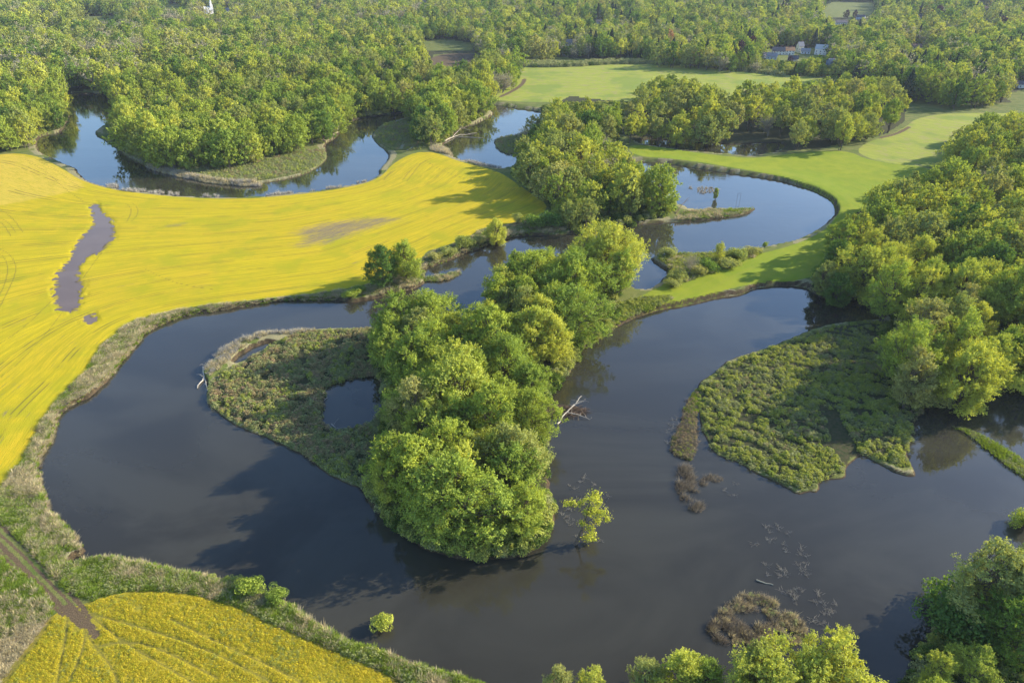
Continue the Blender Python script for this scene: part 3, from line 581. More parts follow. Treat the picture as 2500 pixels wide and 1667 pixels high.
def c_grove(X, Y, r): return pick(r, {'bright green': 2.5, 'yellow-green': 2.5, 'olive': 2.5, 'deep green': 1.2, 'grey budding': .3})
def c_flood(X, Y, r): return pick(r, {'bright green': 1, 'yellow-green': 4.5, 'olive': 3, 'grey budding': .2})
def c_right(X, Y, r): return pick(r, {'bright green': 3, 'yellow-green': 4.5, 'olive': 2.2, 'deep green': .9, 'grey budding': .15})
def c_forest(X, Y, r):
    n = fbm(np.array([X / 70.]), np.array([Y / 70.]), 91)[0]; n2 = fbm(np.array([X / 110.]), np.array([Y / 110.]), 92)[0]
    if Y < 620 and X < 0: return pick(r, {'bright green': 5, 'yellow-green': 2.4, 'olive': 1.2, 'deep green': 1.0, 'grey budding': .12})
    wts = {'bright green': 3, 'yellow-green': 2.6, 'olive': 2.6, 'deep green': 1.8, 'grey budding': .7}
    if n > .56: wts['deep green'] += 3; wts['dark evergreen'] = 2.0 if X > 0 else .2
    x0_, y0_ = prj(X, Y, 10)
    if y0_ < 14 and (1860 < x0_ < 2060): return 'dark evergreen' if r.random() < .75 else 'deep green'  # dark trees put in to stand for the shade on the far slope
    if y0_ < 40 and x0_ > 2200: wts['dark evergreen'] = 6; wts['deep green'] += 4  # darker tree mix, corner shade put into the leaf colour
    if 40 < x0_ < 330 and 40 < y0_ < 190: wts['grey budding'] += 2.5; wts['olive'] += 2
    if n < .46: wts['grey budding'] += 2.4; wts['olive'] += 2
    if X > 60 and n2 > .52: wts['dark evergreen'] = wts.get('dark evergreen', 0) + 2.4; wts['deep green'] += 2.5
    if X > 100: wts['dark purple'] = .06; wts['rust red'] = .10
    return pick(r, wts)
region('tongue', (-70, 90, 90, 330), 9.6, 18.0, .14, ['round', 'spreading', 'narrow', 'airy'], c_near, wide=.54)
region('backwater', (20, 110, 200, 330), 10, 18, .14, ['spreading', 'airy', 'narrow'], c_near, waterok=.3)
region('grove', (-20, 160, 260, 520), 12.8, 19, .15, ['round', 'spreading', 'airy', 'narrow'], c_grove)
region('flooded', (40, 420, 380, 760), 18.5, 20, .18, ['stilted', 'stilted', 'airy', 'spreading'], c_flood, waterok=-14, wide=.30)
region('rightwood', (110, 420, 130, 560), 12.8, 18.5, .15, ['round', 'spreading', 'airy', 'narrow'], c_right, wide=.34, waterok=-5)
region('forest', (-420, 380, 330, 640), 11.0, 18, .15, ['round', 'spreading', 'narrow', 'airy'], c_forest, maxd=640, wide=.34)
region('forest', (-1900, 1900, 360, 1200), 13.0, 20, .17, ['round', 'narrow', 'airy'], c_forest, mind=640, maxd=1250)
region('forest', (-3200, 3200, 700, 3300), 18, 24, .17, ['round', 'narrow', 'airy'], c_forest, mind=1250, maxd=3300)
# single trees placed by hand: x, y of the foot in the picture, height, shape, colour, region, label
HAND = [
 (882,664,17,'spreading','deep green','field edge',"large round deep green tree on the yellow field's lower edge by the channel"),
 (935,650,16,'round','bright green','field edge',"bright green tree joined to the large deep green one at the field's edge"),
 (1140,562,13,'round','yellow-green','field edge',"rounded yellow-green tree at the yellow field's right corner by the dark channel"),
 (1418,688,18,'airy','bright green','backwater',"tall leaning tree with dark forked trunk left of the little backwater"),
 (1582,640,11,'bare','grey budding','hedge',"leafless grey many-branched tree beside the little backwater"),
 (1648,606,8,'airy','yellow-green','hedge',"pale yellow fan-shaped willow on the strip between the two river loops"),
 (2238,1425,19,'round','olive','lower shore',"big dark-sided olive tree on the lower right shore"),
 (2330,1440,18,'round','deep green','lower shore',"deep green tree at the right edge behind the big olive tree"),
 (2300,1520,15,'spreading','deep green','lower shore',"shaded green tree below the big olive tree at lower right"),
 (2395,1380,17,'spreading','olive','lower shore',"olive tree cut by the right edge above the lower right shore"),
 (2130,1585,9,'airy','yellow-green','lower shore',"small yellow-green willow by the deep blue water at lower right"),
 (2215,1590,10,'airy','yellow-green','lower shore',"taller yellow-green willow just right of the small willow at lower right"),
 (2120,1640,8,'round','bright green','lower shore',"low bright tree at the bottom edge below the small willow"),
 (2030,1690,8,'round','bright green','lower shore',"low tree top showing at the bottom edge left of the small willow"),
 (1885,1612,16.5,'airy','yellow-green','bottom',"tallest bright yellow-green tree at the bottom edge, with a spire-like top"),
 (1825,1640,14.5,'spreading','yellow-green','bottom',"broad bright yellow tree left of the spire-topped one at the bottom edge"),
 (1920,1700,15,'spreading','yellow-green','bottom',"broad yellow-green tree below the spire-topped one at the bottom edge"),
 (1762,1670,14.5,'spreading','yellow-green','bottom',"rounded yellow-green tree at the bottom edge below the brown reed ring"),
 (1715,1590,12,'narrow','olive','bottom',"slim olive tree with bright tip left of the broad yellow trees at the bottom"),
 (1690,1720,11,'round','bright green','bottom',"low green tree at the bottom edge below the slim olive tree"),
 (1556,1597,11.5,'round','yellow-green','bottom',"pale yellow treetop at the bottom edge, second from left of the treetops there"),
 (1478,1597,10,'round','olive','bottom',"round olive treetop at the bottom edge left of the pale yellow one"),
 (1612,1602,9.5,'round','bright green','bottom',"dark green low treetop at the bottom edge between the yellow ones"),
 (1360,1600,8,'airy','yellow-green','bottom',"small feathery treetop at the bottom edge, right of two near the middle"),
 (1280,1598,8,'airy','olive','bottom',"small feathery olive treetop at the bottom edge, left of two near the middle"),
 (1496,135,15,'round','rust red','far',"rusty orange-red tree in the wood edge behind the far pale field"),
 (1689,88,15,'round','dark purple','far',"dark purple round tree, the farther of two left of the white houses"),
 (1656,120,14,'round','dark purple','far',"dark purple round tree, the nearer of two left of the white houses"),
 (1813,150,8,'round','dark purple','far',"small dark purple-red tree in front of the white houses"),
 (2184,166,16,'round','rust red','far',"reddish tree rising from the dark wood at right"),
 (1868,112,24,'conifer','dark evergreen','far',"tallest dark spruce standing behind the white houses"),
 (1950,182,20,'conifer','dark evergreen','far',"dark conifer at the wood edge right of the blue-grey shed"),
 (1276,72,24,'conifer','dark evergreen','far',"left dark conifer of the group at top centre"),
 (1296,70,26,'conifer','dark evergreen','far',"middle dark conifer of the group at top centre"),
 (1318,71,23,'conifer','dark evergreen','far',"right dark conifer of the group at top centre"),
 (1942,48,14,'round','dark purple','far',"dark round tree, left of two on the far hillside field"),
 (1961,48,14,'round','dark purple','far',"dark round tree, right of two on the far hillside field"),
]
for (x, y, H, sh, cn, rg, lb) in HAND:
    X, Y = gnd(x, y); cand.append([float(X), float(Y), float(H), sh, cn, rg, lb])
# drop scattered trees that crowd a hand-placed one, a house or each other
hx = np.array([c[:3] for c in cand if len(c) == 7])
keep = []
for c in cand:
    if len(c) == 6 and (np.hypot(hx[:, 0] - c[0], hx[:, 1] - c[1]) < hx[:, 2] * .33).any(): continue
    keep.append(c)
cand = keep
P = np.array([c[:3] for c in cand]); Dd = np.sqrt(P[:, 0] ** 2 + P[:, 1] ** 2 + (CAMH - P[:, 2] * .6) ** 2)
px, py = prj(P[:, 0], P[:, 1], P[:, 2] * .6); inview = (px > -30) & (px < 2382) & (py < 1650)
size = P[:, 2] / Dd; hand = np.array([len(c) == 7 for c in cand])
# how much of each crown other crowns in front leave visible: count nearer crowns that cover its upper half
order = np.argsort(-(size * inview + hand * 10)); NIND = 285
indiv = set(order[:NIND].tolist())
zg = zland(P[:, 0], P[:, 1])
print('cand candidates', len(cand), 'farthest individual', Dd[list(indiv)].max())
used = set()
def place(key, X, Y, Z, H, rz, label, group, cat='tree', name='tree', h0=None, sxy=1.0):
    tm, cm = MESH[key]; e = bpy.data.objects.new(name, None); C.objects.link(e); e.empty_display_size = .5
    s = H / (h0 or HGT[key[1]]); e.location = (X, Y, Z); e.rotation_euler = (0, 0, rz); e.scale = (s * sxy, s * sxy, s)
    link('trunk', tm, e)
    if cm: link('crown', cm, e)
    tag(e, label, cat, group); return e
def lodkey(d, sh, cn):
    li = 0 if d < 330 else (1 if d < 760 else 2)
    if cn in ('rust red', 'dark purple', 'dark evergreen'): li = max(li, 1)
    for k in ((li, sh, cn), (1, sh, cn) if sh == 'stilted' else (li, sh, cn), (li, 'round', cn), (li, 'airy', cn), (li, 'spreading', cn)):
        if k in MESH: return k
    return (1, 'round', cn)
REG = {'tongue': ('of the river tongue', 'trees crowding the river tongue'), 'backwater': ('by the small backwater', 'trees beside the backwater'),
       'grove': ('of the central grove', 'trees of the grove between the river loops'), 'flooded': ('of the flooded grove', 'trees of the flooded grove'),
       'forest': ('of the far bend wood', 'trees of the wood around the far river bend'), 'rightwood': ('of the right wood', 'trees of the right bank wood'),
       'field edge': ('', "trees at the yellow field's edge"), 'hedge': ('', 'trees on the strip between loops'), 'lower shore': ('', 'trees on the lower right shore'), 'bottom': ('', 'treetops along the bottom edge'), 'far': ('', None)}
ORD = ['first','second','third','fourth','fifth','sixth','seventh','eighth','ninth','tenth','eleventh','twelfth','thirteenth','fourteenth','fifteenth','sixteenth']
rr = np.random.default_rng(5)
by = {}
for i in indiv: by.setdefault(cand[i][5], []).append(i)
for rg, ids in by.items():
    ids = [i for i in ids if not hand[i]]; fy = prj(P[:, 0], P[:, 1], 0)[1]
    ids.sort(key=lambda i: -fy[i]); nrow = max(1, round(math.sqrt(len(ids) / 1.3))) if len(ids) > 14 else 1; per = math.ceil(len(ids) / nrow) if ids else 1
    for r0 in range(0, len(ids), per):
        row = sorted(ids[r0:r0 + per], key=lambda i: px[i]); ri = r0 // per
        for j, i in enumerate(row):
            cn, sh, H = cand[i][4], cand[i][3], cand[i][2]; szw = 'tall ' if H > 19.5 else ('low ' if H < 12 else '')
            kind = {'conifer': 'conifer', 'bare': 'sparse tree'}.get(sh, {'round': 'round tree', 'narrow': 'upright tree', 'airy': 'airy tree', 'stilted': 'long-stemmed tree', 'spreading': 'broad tree'}.get(sh))
            if nrow == 1: wh = f"{ORD[min(j,15)]} from the left {REG[rg][0]}"
            else: wh = f"{ORD[min(j,15)]} from left in {('front' if ri == 0 else ORD[min(ri,15)])} row {REG[rg][0]}"
            cand[i] = cand[i][:6] + [f"{szw}{cn} {kind}, {wh}"]
for i in sorted(indiv):
    c = cand[i]; g = REG[c[5]][1]
    if c[5] == 'far' : g = {'dark purple': 'dark purple garden trees', 'dark evergreen': 'tall dark conifers', 'rust red': 'reddish trees in the woods'}.get(c[4])
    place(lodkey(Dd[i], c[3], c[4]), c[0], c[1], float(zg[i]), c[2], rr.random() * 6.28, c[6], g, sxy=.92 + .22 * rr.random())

# a stuff object: points that instance a set of source meshes
def scatter(name, pts, rots, scales, kinds, meshes, label=None, mats=None):
    """one object: every source mesh gets its own vertex cloud and an Instance on Points branch"""
    pts = np.asarray(pts, np.float32); me = bpy.data.meshes.new(name); me.vertices.add(len(pts)); me.vertices.foreach_set('co', pts.ravel())
    for a, v, t in (('rz', rots, 'FLOAT'), ('sc', scales, 'FLOAT'), ('kind_index', kinds, 'INT')):
        at = me.attributes.new(a, t, 'POINT'); at.data.foreach_set('value', np.asarray(v, np.float32 if t == 'FLOAT' else np.int32))
    o = link(name, me); tag(o, label, None, None, 'stuff')
    ng = bpy.data.node_groups.new(name, 'GeometryNodeTree'); ng.interface.new_socket('Geometry', in_out='INPUT', socket_type='NodeSocketGeometry'); ng.interface.new_socket('Geometry', in_out='OUTPUT', socket_type='NodeSocketGeometry')
    gi = ng.nodes.new('NodeGroupInput'); go = ng.nodes.new('NodeGroupOutput'); jn = ng.nodes.new('GeometryNodeJoinGeometry'); L = ng.links.new
    def na(nm, t):
        x = ng.nodes.new('GeometryNodeInputNamedAttribute'); x.data_type = t; x.inputs[0].default_value = nm; return x.outputs[0]
    rzn = ng.nodes.new('ShaderNodeCombineXYZ'); L(na('rz', 'FLOAT'), rzn.inputs[2]); sc = na('sc', 'FLOAT'); kn = na('kind_index', 'INT')
    for k, ms in enumerate(meshes):
        cmp_ = ng.nodes.new('FunctionNodeCompare'); cmp_.data_type = 'INT'; cmp_.operation = 'EQUAL'; L(kn, cmp_.inputs[2]); cmp_.inputs[3].default_value = k
        src = ng.nodes.new('GeometryNodeObjectInfo'); src.inputs[0].default_value = ms; src.transform_space = 'ORIGINAL'; src.inputs['As Instance'].default_value = True
        ip = ng.nodes.new('GeometryNodeInstanceOnPoints'); L(gi.outputs[0], ip.inputs['Points']); L(cmp_.outputs[0], ip.inputs['Selection']); L(src.outputs['Geometry'], ip.inputs['Instance'])
        L(rzn.outputs[0], ip.inputs['Rotation']); L(sc, ip.inputs['Scale']); L(ip.outputs[0], jn.inputs[0])
    L(jn.outputs[0], go.inputs[0]); md = o.modifiers.new('scatter', 'NODES'); md.node_group = ng; return o
def source(key):   # trunk and crown of a kind joined into one mesh for instancing
    if key in SRC: return SRC[key]
    tm, cm = MESH[key]; parts = [m for m in (tm, cm) if m]; vs_, fs, ts, mi, n = [], [], [], [], 0
    for k, m in enumerate(parts):
        v = np.empty(len(m.vertices) * 3, np.float32); m.vertices.foreach_get('co', v); f = np.empty(len(m.polygons) * 4, np.int32); m.loops.foreach_get('vertex_index', f)
        t = np.empty(len(m.vertices), np.float32); m.attributes['tone'].data.foreach_get('value', t)
        vs_.append(v.reshape(-1, 3)); fs.append(f.reshape(-1, 4) + n); ts.append(t); mi.append(np.full(len(m.polygons), k)); n += len(m.vertices)
    me = mesh_np('tree_source', np.vstack(vs_), np.vstack(fs)); me.materials.append(parts[0].materials[0])
    if len(parts) > 1: me.materials.append(parts[1].materials[0])
    me.polygons.foreach_set('material_index', np.concatenate(mi).astype(np.int32)); at = me.attributes.new('tone', 'FLOAT', 'POINT'); at.data.foreach_set('value', np.concatenate(ts))
    SRC[key] = bpy.data.objects.new('tree_source', me); return SRC[key]
SRC = {}
rest = [i for i in range(len(cand)) if i not in indiv]
keys = [lodkey(Dd[i] if inview[i] else max(Dd[i], 400), cand[i][3], cand[i][4]) for i in rest]; uk = sorted(set(keys)); km = {k: n for n, k in enumerate(uk)}
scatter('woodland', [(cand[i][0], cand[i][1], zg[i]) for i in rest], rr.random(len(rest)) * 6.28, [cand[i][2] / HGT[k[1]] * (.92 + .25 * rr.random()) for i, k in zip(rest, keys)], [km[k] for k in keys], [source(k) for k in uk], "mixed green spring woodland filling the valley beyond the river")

# ------------------------------------------------------------------ low plants, reeds, grass
def tuft_geo(seed, H, Rr, n, wdt, lean=.35):
    r = np.random.default_rng(seed); g = Geo(); a = r.random(n) * 6.283; b = np.stack([np.cos(a), np.sin(a), np.zeros(n)], 1) * Rr * np.sqrt(r.random((n, 1)))
    dr = b / Rr * lean + r.normal(size=(n, 3)) * .22; dr[:, 2] = 1; h = H * (.5 + .7 * r.random((n, 1))); t = np.stack([-np.sin(a + 1), np.cos(a + 1), np.zeros(n)], 1) * wdt
    tip = b + dr * h; mid = b + dr * h * .55 + [0, 0, .03]
    g.add(np.stack([b - t, b + t, mid + t * .8, mid - t * .8, mid - t * .8, mid + t * .8, tip + t * .15, tip - t * .15], 1).reshape(-1, 3), np.arange(n * 8).reshape(-1, 4), np.repeat(r.random(n), 8)); return g
def herb_geo(seed, H, Rr, n, ls):
    r = np.random.default_rng(seed); g = Geo(); d = r.normal(size=(n, 3)); d /= np.linalg.norm(d, axis=1)[:, None]; d[:, 2] = abs(d[:, 2])
    P_ = d * [Rr, Rr, H] * (.6 + .45 * r.random((n, 1))); g.leaves(P_, d * .5 + r.normal(size=(n, 3)) * .5 + [0, 0, .5], ls * (.6 + .8 * r.random(n)), r, .6); return g
PL = {'straw': leaf_material('plant_straw', (.52,.45,.28), (.45,.39,.23), (.57,.50,.33), (1.05, 1.0, .85)), 'brown': leaf_material('plant_brown', (.24,.20,.155), (.19,.165,.125), (.30,.26,.20), (1.05, 1.0, .85)),
      'grass': leaf_material('plant_grass', (.22,.31,.05), (.27,.35,.055), (.17,.25,.04)), 'leafy': leaf_material('plant_leafy', (.31,.35,.09), (.37,.39,.10), (.23,.29,.065)),
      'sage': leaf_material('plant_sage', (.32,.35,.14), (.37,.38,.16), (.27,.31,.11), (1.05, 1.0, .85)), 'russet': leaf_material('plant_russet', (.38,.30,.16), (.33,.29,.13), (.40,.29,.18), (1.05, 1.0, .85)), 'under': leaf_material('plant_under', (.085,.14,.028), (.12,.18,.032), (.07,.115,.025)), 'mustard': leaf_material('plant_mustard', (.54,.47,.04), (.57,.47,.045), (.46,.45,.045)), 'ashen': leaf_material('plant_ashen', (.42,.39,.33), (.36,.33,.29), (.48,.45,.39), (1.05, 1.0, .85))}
def src(nm, g, m): return bpy.data.objects.new(nm, g.mesh(nm, PL[m]))
S = {'straw': [src('tuft', tuft_geo(1, 1.1, .55, 70, .035, .7), 'straw'), src('tuft', tuft_geo(2, .8, .6, 70, .035, 1.1), 'straw')], 'brown': [src('tuft', tuft_geo(3, .85, .75, 60, .04, 1.3), 'brown')],
     'grass': [src('tuft', tuft_geo(4, .7, .6, 80, .045, .7), 'grass')], 'leafy': [src('herb', herb_geo(5, .8, .65, 110, .26), 'leafy'), src('herb', herb_geo(6, 1.0, .55, 110, .24), 'leafy')],
     'sage': [src('herb', herb_geo(7, .8, .7, 120, .2), 'sage')], 'russet': [src('herb', herb_geo(8, .8, .6, 110, .2), 'russet')], 'ashen': [src('tuft', tuft_geo(9, 1.2, .6, 60, .035, .35), 'ashen')],
     'mustard': [src('mustard', herb_geo(15, .45, .35, 70, .13), 'mustard'), src('mustard', herb_geo(16, .5, .4, 70, .12), 'leafy')], 'under': [src('herb', herb_geo(11, 1.0, 1.0, 420, .22), 'under'), src('herb', herb_geo(12, 1.1, .9, 420, .24), 'leafy'), src('herb', herb_geo(13, 1.0, 1.0, 380, .22), 'sage')]}
ra = np.random.default_rng(21)
def fill(poly_p, sp, land=True, thin=None):
    q = smooth(GP(poly_p), 1); lo = q.min(0); hi = q.max(0); X, Y = grid(lo[0], hi[0], lo[1], hi[1], sp, ra); m = inside(X, Y, q)
    if land: m[m] = height(X[m], Y[m])[0] > .0
    X, Y = X[m], Y[m]
    if thin is not None: t = thin(X, Y); X, Y = X[t], Y[t]
    return X, Y
def carpet(name, label, XY, recipe, sc=(.7, 1.3), zoff=-.05):
    """recipe: list of (source list, weight)"""
    X, Y = XY; Z = np.maximum(zland(X, Y), 0) + zoff; ms = [m for l, _ in recipe for m in l]; wt = np.array([w_ / len(l) for l, w_ in recipe for _ in l]); n = len(X)
    nz = fbm(X / 7, Y / 7, 61); base_ = ra.random(n) * .55 + nz * .75 - .15; cum = np.cumsum(wt) / wt.sum(); kd = np.searchsorted(cum, np.clip(base_, 0, .999))
    return scatter(name, np.stack([X, Y, Z], 1), ra.random(n) * 6.28, sc[0] + (sc[1] - sc[0]) * np.clip(ra.random(n) * .55 + (fbm(X / 2.4, Y / 2.4, 63) - .5) * 1.6 + .22, 0, 1.15), kd, ms, label)
def cat(*l): return np.concatenate([a for a, _ in l]), np.concatenate([b for _, b in l])
ridge = lambda X, Y: (fbm((X * .45 + Y * .9) / 1.6, (X * .9 - Y * .45) / 9, 71) * .8 + fbm(X / 2.2, Y / 2.2, 72) * .9) > .74
carpet('marsh_plants', "dense leafy green marsh plants covering the right peninsula in ridges", fill(HERB, .74, thin=lambda X, Y: ridge(X, Y) & ~inside(X, Y, GP([(1890,940),(1920,950),(1978,1048),(1948,1078),(1912,1040)])) & ((sdf(X, Y, GP(HERB), 6) > 1.2) | (fbm(X / 1.4, Y / 1.4, 27) > .5))), [(S['leafy'], 4), (S['sage'], 2.8), (S['russet'], 1.2)], (.3, 1.6))
carpet('marsh_plants', "olive and russet marsh plants on the point left of the river tongue", fill(HERB2, .85, thin=lambda X, Y: fbm(X / 3, Y / 3, 73) > .36), [(S['leafy'], 2.4), (S['sage'], 2.5), (S['russet'], 3.4)], (.6, 1.9))
carpet('marsh_plants', "low olive plants on the bar in front of the far island wood", cat(fill(HERB3, 1.7), fill(HERB4, 1.7), fill(HERB5, 1.7)), [(S['leafy'], 2), (S['sage'], 3), (S['russet'], 2)], (1.3, 2.1))
carpet('dry_reeds', "bleached reeds along the front rim of the far island bar", cat(fill([(340,378),(396,392),(468,410),(533,420),(600,421),(600,430),(533,427),(468,419),(396,403),(340,388)], 1.5, False), fill([(1000,340),(1025,345),(1045,362),(1010,356),(985,350)], 1.5, False)), [(S['ashen'], 2), (S['straw'], 3)], (1.2, 1.9))
carpet('dry_reeds', "grey-white reeds standing in the water along the yellow field's far bank", cat(fill([(250,432),(330,438),(468,449),(530,451),(520,458),(380,452),(300,445),(250,439)], 1.9, False, lambda X, Y: fbm(X / 9, Y / 9, 3) > .5), fill([(540,452),(684,441),(756,432),(840,415),(850,421),(760,440),(684,449),(560,457)], 2.0, False, lambda X, Y: fbm(X / 9, Y / 9, 3) > .52), fill([(245,425),(268,425),(270,434),(247,433)], 1.8, False), fill([(1060,366),(1100,374),(1150,388),(1150,392),(1090,384)], 2, False)), [(S['ashen'], 1)], (1.0, 1.5))
carpet('dry_reeds', "bleached reeds on the upper rim of the point left of the tongue", fill([(470,850),(500,815),(560,775),(600,764),(680,762),(740,756),(700,768),(620,776),(580,790),(540,815),(515,850),(480,875)], .95, False, lambda X, Y: fbm(X / 3, Y / 3, 8) > .40), [(S['ashen'], 3), (S['straw'], 2), (S['grass'], 1)], (.7, 1.2))
carpet('dry_reeds', "long patch of brown reeds in open water left of the right peninsula", fill(REED1, .85, False, lambda X, Y: fbm(X / 1.5, Y / 1.5, 17) > .36), [(S['brown'], 3), (S['straw'], 1)], (.8, 1.2))
def ring(X, Y): return ~inside(X, Y, smooth(GP(REED2H), 1)) & (fbm(X / 1.4, Y / 1.4, 18) > .42)
carpet('dry_reeds', "ring of brown reeds with green plants in the water at lower right", fill(REED2, .6, False, ring), [(S['brown'], 4), (S['straw'], 1.6), (S['sage'], 1.8), (S['leafy'], .8)], (.45, .95))
carpet('dry_reeds', "faint grey reeds in the shallow water inside the right loop", fill(REED3, 1.8, False, lambda X, Y: fbm(X / 6, Y / 6, 19) > .47), [(S['ashen'], 2), (S['brown'], 1)], (.5, .9))
carpet('dry_reeds', "broken brown reed scraps in the water below the right peninsula's left side", fill([(1590,1105),(1640,1085),(1662,1090),(1660,1125),(1620,1130)], .9, False, lambda X, Y: fbm(X / 2, Y / 2, 20) > .52), [(S['brown'], 1)], (.5, .9))
carpet('marsh_plants', "ragged green and brown fringe in the water left of the right peninsula", fill(FRINGE, .62, False), [(S['grass'], 2), (S['russet'], 2), (S['brown'], 2), (S['leafy'], 1.5)], (.5, 1.0))
carpet('marsh_plants', "pale green grassy strip crossing the dark water at the right edge", fill(SPIT, .8, False), [(S['grass'], 3), (S['sage'], 2), (S['leafy'], 1)], (.5, .9))
BANK1 = [(0,1137),(43,1087),(72,1035),(86,1003),(108,964),(137,924),(166,895),(194,870),(216,841),(234,805),(266,780),(295,751),(360,730),(428,715),(540,701),(753,679),(835,664),(889,677),(753,692),(540,710),(428,728),(367,750),(324,790),(302,812),(252,873),(180,926),(139,957),(126,1006),(95,1050),(94,1108),(115,1175),(202,1263),(171,1285),(120,1240),(0,1150)]
BANK2 = [(171,1292),(281,1286),(432,1315),(540,1335),(659,1389),(749,1443),(847,1493),(936,1529),(1041,1547),(1098,1572),(1150,1620),(1010,1640),(907,1566),(847,1535),(720,1481),(630,1441),(558,1405),(486,1383),(432,1369),(324,1362),(252,1376),(205,1394),(170,1340)]
BANKG = [(-40,1150),(0,1137),(120,1240),(190,1330),(205,1394),(160,1370),(100,1300),(0,1200),(-60,1160)]
carpet('bank_grass', "straw and green grass covering the bank below the yellow field", fill(BANK1, .62), [(S['straw'], 5), (S['grass'], 2.2), (S['brown'], .7), (S['sage'], 1.8)], (.5, 1.1))
carpet('bank_grass', "tangled green and straw grass on the lower left bank", cat(fill(BANK2, .58), fill(BANKG, .6)), [(S['straw'], 3.6), (S['grass'], 3.6), (S['sage'], 2.4), (S['leafy'], 1.2), (S['brown'], .4)], (.6, 1.1))
carpet('rough_grass', "rough green grass with pale dead patches left of the wheel tracks", fill([(-60,1250),(0,1290),(90,1350),(130,1400),(120,1430),(60,1462),(-60,1500)], .62), [(S['grass'], 4), (S['straw'], 2)], (.5, .9))
carpet('dead_stalks', "pale dead stalks on the corner left of the lower yellow field", fill([(-60,1500),(60,1465),(126,1420),(90,1472),(36,1537),(-20,1640),(-100,1640)], .7, False), [(S['straw'], 1)], (.4, .8))
carpet('bank_grass', "rough grass and low plants along the strip between the river loops", cat(fill([(1390,770),(1437,735),(1509,712),(1560,690),(1480,690),(1430,700),(1380,740),(1330,800),(1290,860),(1262,900),(1268,910),(1329,822)], .8), fill([(1500,592),(1560,588),(1620,588),(1680,583),(1740,578),(1760,585),(1700,610),(1620,640),(1560,660),(1520,655),(1545,625)], .9)), [(S['grass'], 2), (S['leafy'], 2.4), (S['sage'], 2), (S['straw'], 1)], (.7, 1.5))
carpet('bank_grass', "rough grass and weeds on the bank beside the middle channel", cat(fill([(753,684),(835,668),(969,604),(1005,580),(1077,557),(1109,530),(1185,522),(1250,500),(1300,520),(1311,536),(1199,541),(1113,566),(1005,609),(975,640),(954,665),(861,686)], 1.1), fill(BAR, .9), fill([(1584,486),(1721,484),(1736,479),(1700,496),(1601,507),(1540,512)], 1.2)), [(S['grass'], 2), (S['sage'], 3), (S['straw'], 2), (S['russet'], 1)], (.7, 1.4))
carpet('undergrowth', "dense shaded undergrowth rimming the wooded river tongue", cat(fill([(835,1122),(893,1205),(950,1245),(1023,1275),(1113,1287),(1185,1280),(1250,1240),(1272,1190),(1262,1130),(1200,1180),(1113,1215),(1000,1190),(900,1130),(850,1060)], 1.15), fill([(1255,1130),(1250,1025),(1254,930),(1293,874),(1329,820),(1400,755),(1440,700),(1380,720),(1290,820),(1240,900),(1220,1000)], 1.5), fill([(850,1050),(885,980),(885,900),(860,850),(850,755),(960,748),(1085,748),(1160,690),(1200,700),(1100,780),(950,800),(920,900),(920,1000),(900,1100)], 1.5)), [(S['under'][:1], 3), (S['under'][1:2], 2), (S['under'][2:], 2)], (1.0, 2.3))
def woodfloor(X, Y):
    x0, y0 = prj(X, Y, 0); x9, y9 = prj(X, Y, 9.0); m = np.zeros(X.shape, bool)
    for kk in ('grove', 'rightwood', 'forest', 'backwater'): m |= inside(x0, y0, K[kk]) & inside(x9, y9, K[kk])
    sd = water_sd(X, Y, 14); 
    for q in yell: m &= ~inside(X, Y, q)
    return m & (sd > .2)
Xu, Yu = grid(-420, 420, 130, 620, 3.0, ra); m = woodfloor(Xu, Yu)
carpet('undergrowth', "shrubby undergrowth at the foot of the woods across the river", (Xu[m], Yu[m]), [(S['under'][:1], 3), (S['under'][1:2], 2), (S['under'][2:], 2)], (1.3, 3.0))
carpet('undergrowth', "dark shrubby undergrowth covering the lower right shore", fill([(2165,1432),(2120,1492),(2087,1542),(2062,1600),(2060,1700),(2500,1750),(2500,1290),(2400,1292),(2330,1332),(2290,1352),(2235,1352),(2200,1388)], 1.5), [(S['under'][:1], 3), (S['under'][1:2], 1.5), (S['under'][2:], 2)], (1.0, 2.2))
def offrut(X, Y):
    m = np.ones(X.shape, bool)
    for l, wd in RUTS[:8]: m &= dist(X, Y, smooth(GP(l), 2, False), False) > wd * 1.1 + .12
    for l, wd in TR: m &= dist(X, Y, smooth(GP(l), 2, False), False) > wd * 1.6
    return m & (fbm(X / 1.2, Y / 1.2, 26) > .30)
carpet('mustard_plants', "flowering yellow crop plants in the lower left field between wheel tracks", fill([(205,1402),(252,1384),(324,1370),(432,1377),(486,1391),(558,1413),(630,1449),(720,1489),(847,1543),(915,1580),(900,1640),(0,1660),(0,1582),(36,1543),(90,1478),(130,1426)], .46, True, offrut), [(S['mustard'][:1], 5), (S['mustard'][1:], 1.2)], (.6, 1.25))
carpet('hedgerow', "long low hedge of grey-green bushes along the far side of the pale field", fill([(1190,150),(1235,146),(1300,152),(1420,143),(1560,146),(1720,163),(1800,177),(1800,180),(1720,168),(1560,152),(1420,150),(1300,158),(1200,158)], 3.6), [(S['under'][:1], 1), (S['under'][2:], 3)], (3, 5))
carpet('garden_shrubs', "low garden shrubs and small trees around the far white houses", fill([(1690,160),(1730,135),(1750,148),(1800,150),(1830,150),(1900,140),(1920,165),(1900,180),(1800,176)], 4.2), [(S['under'][:1], 3), (S['under'][1:2], 2), (S['under'][2:], 2)], (2.0, 5))
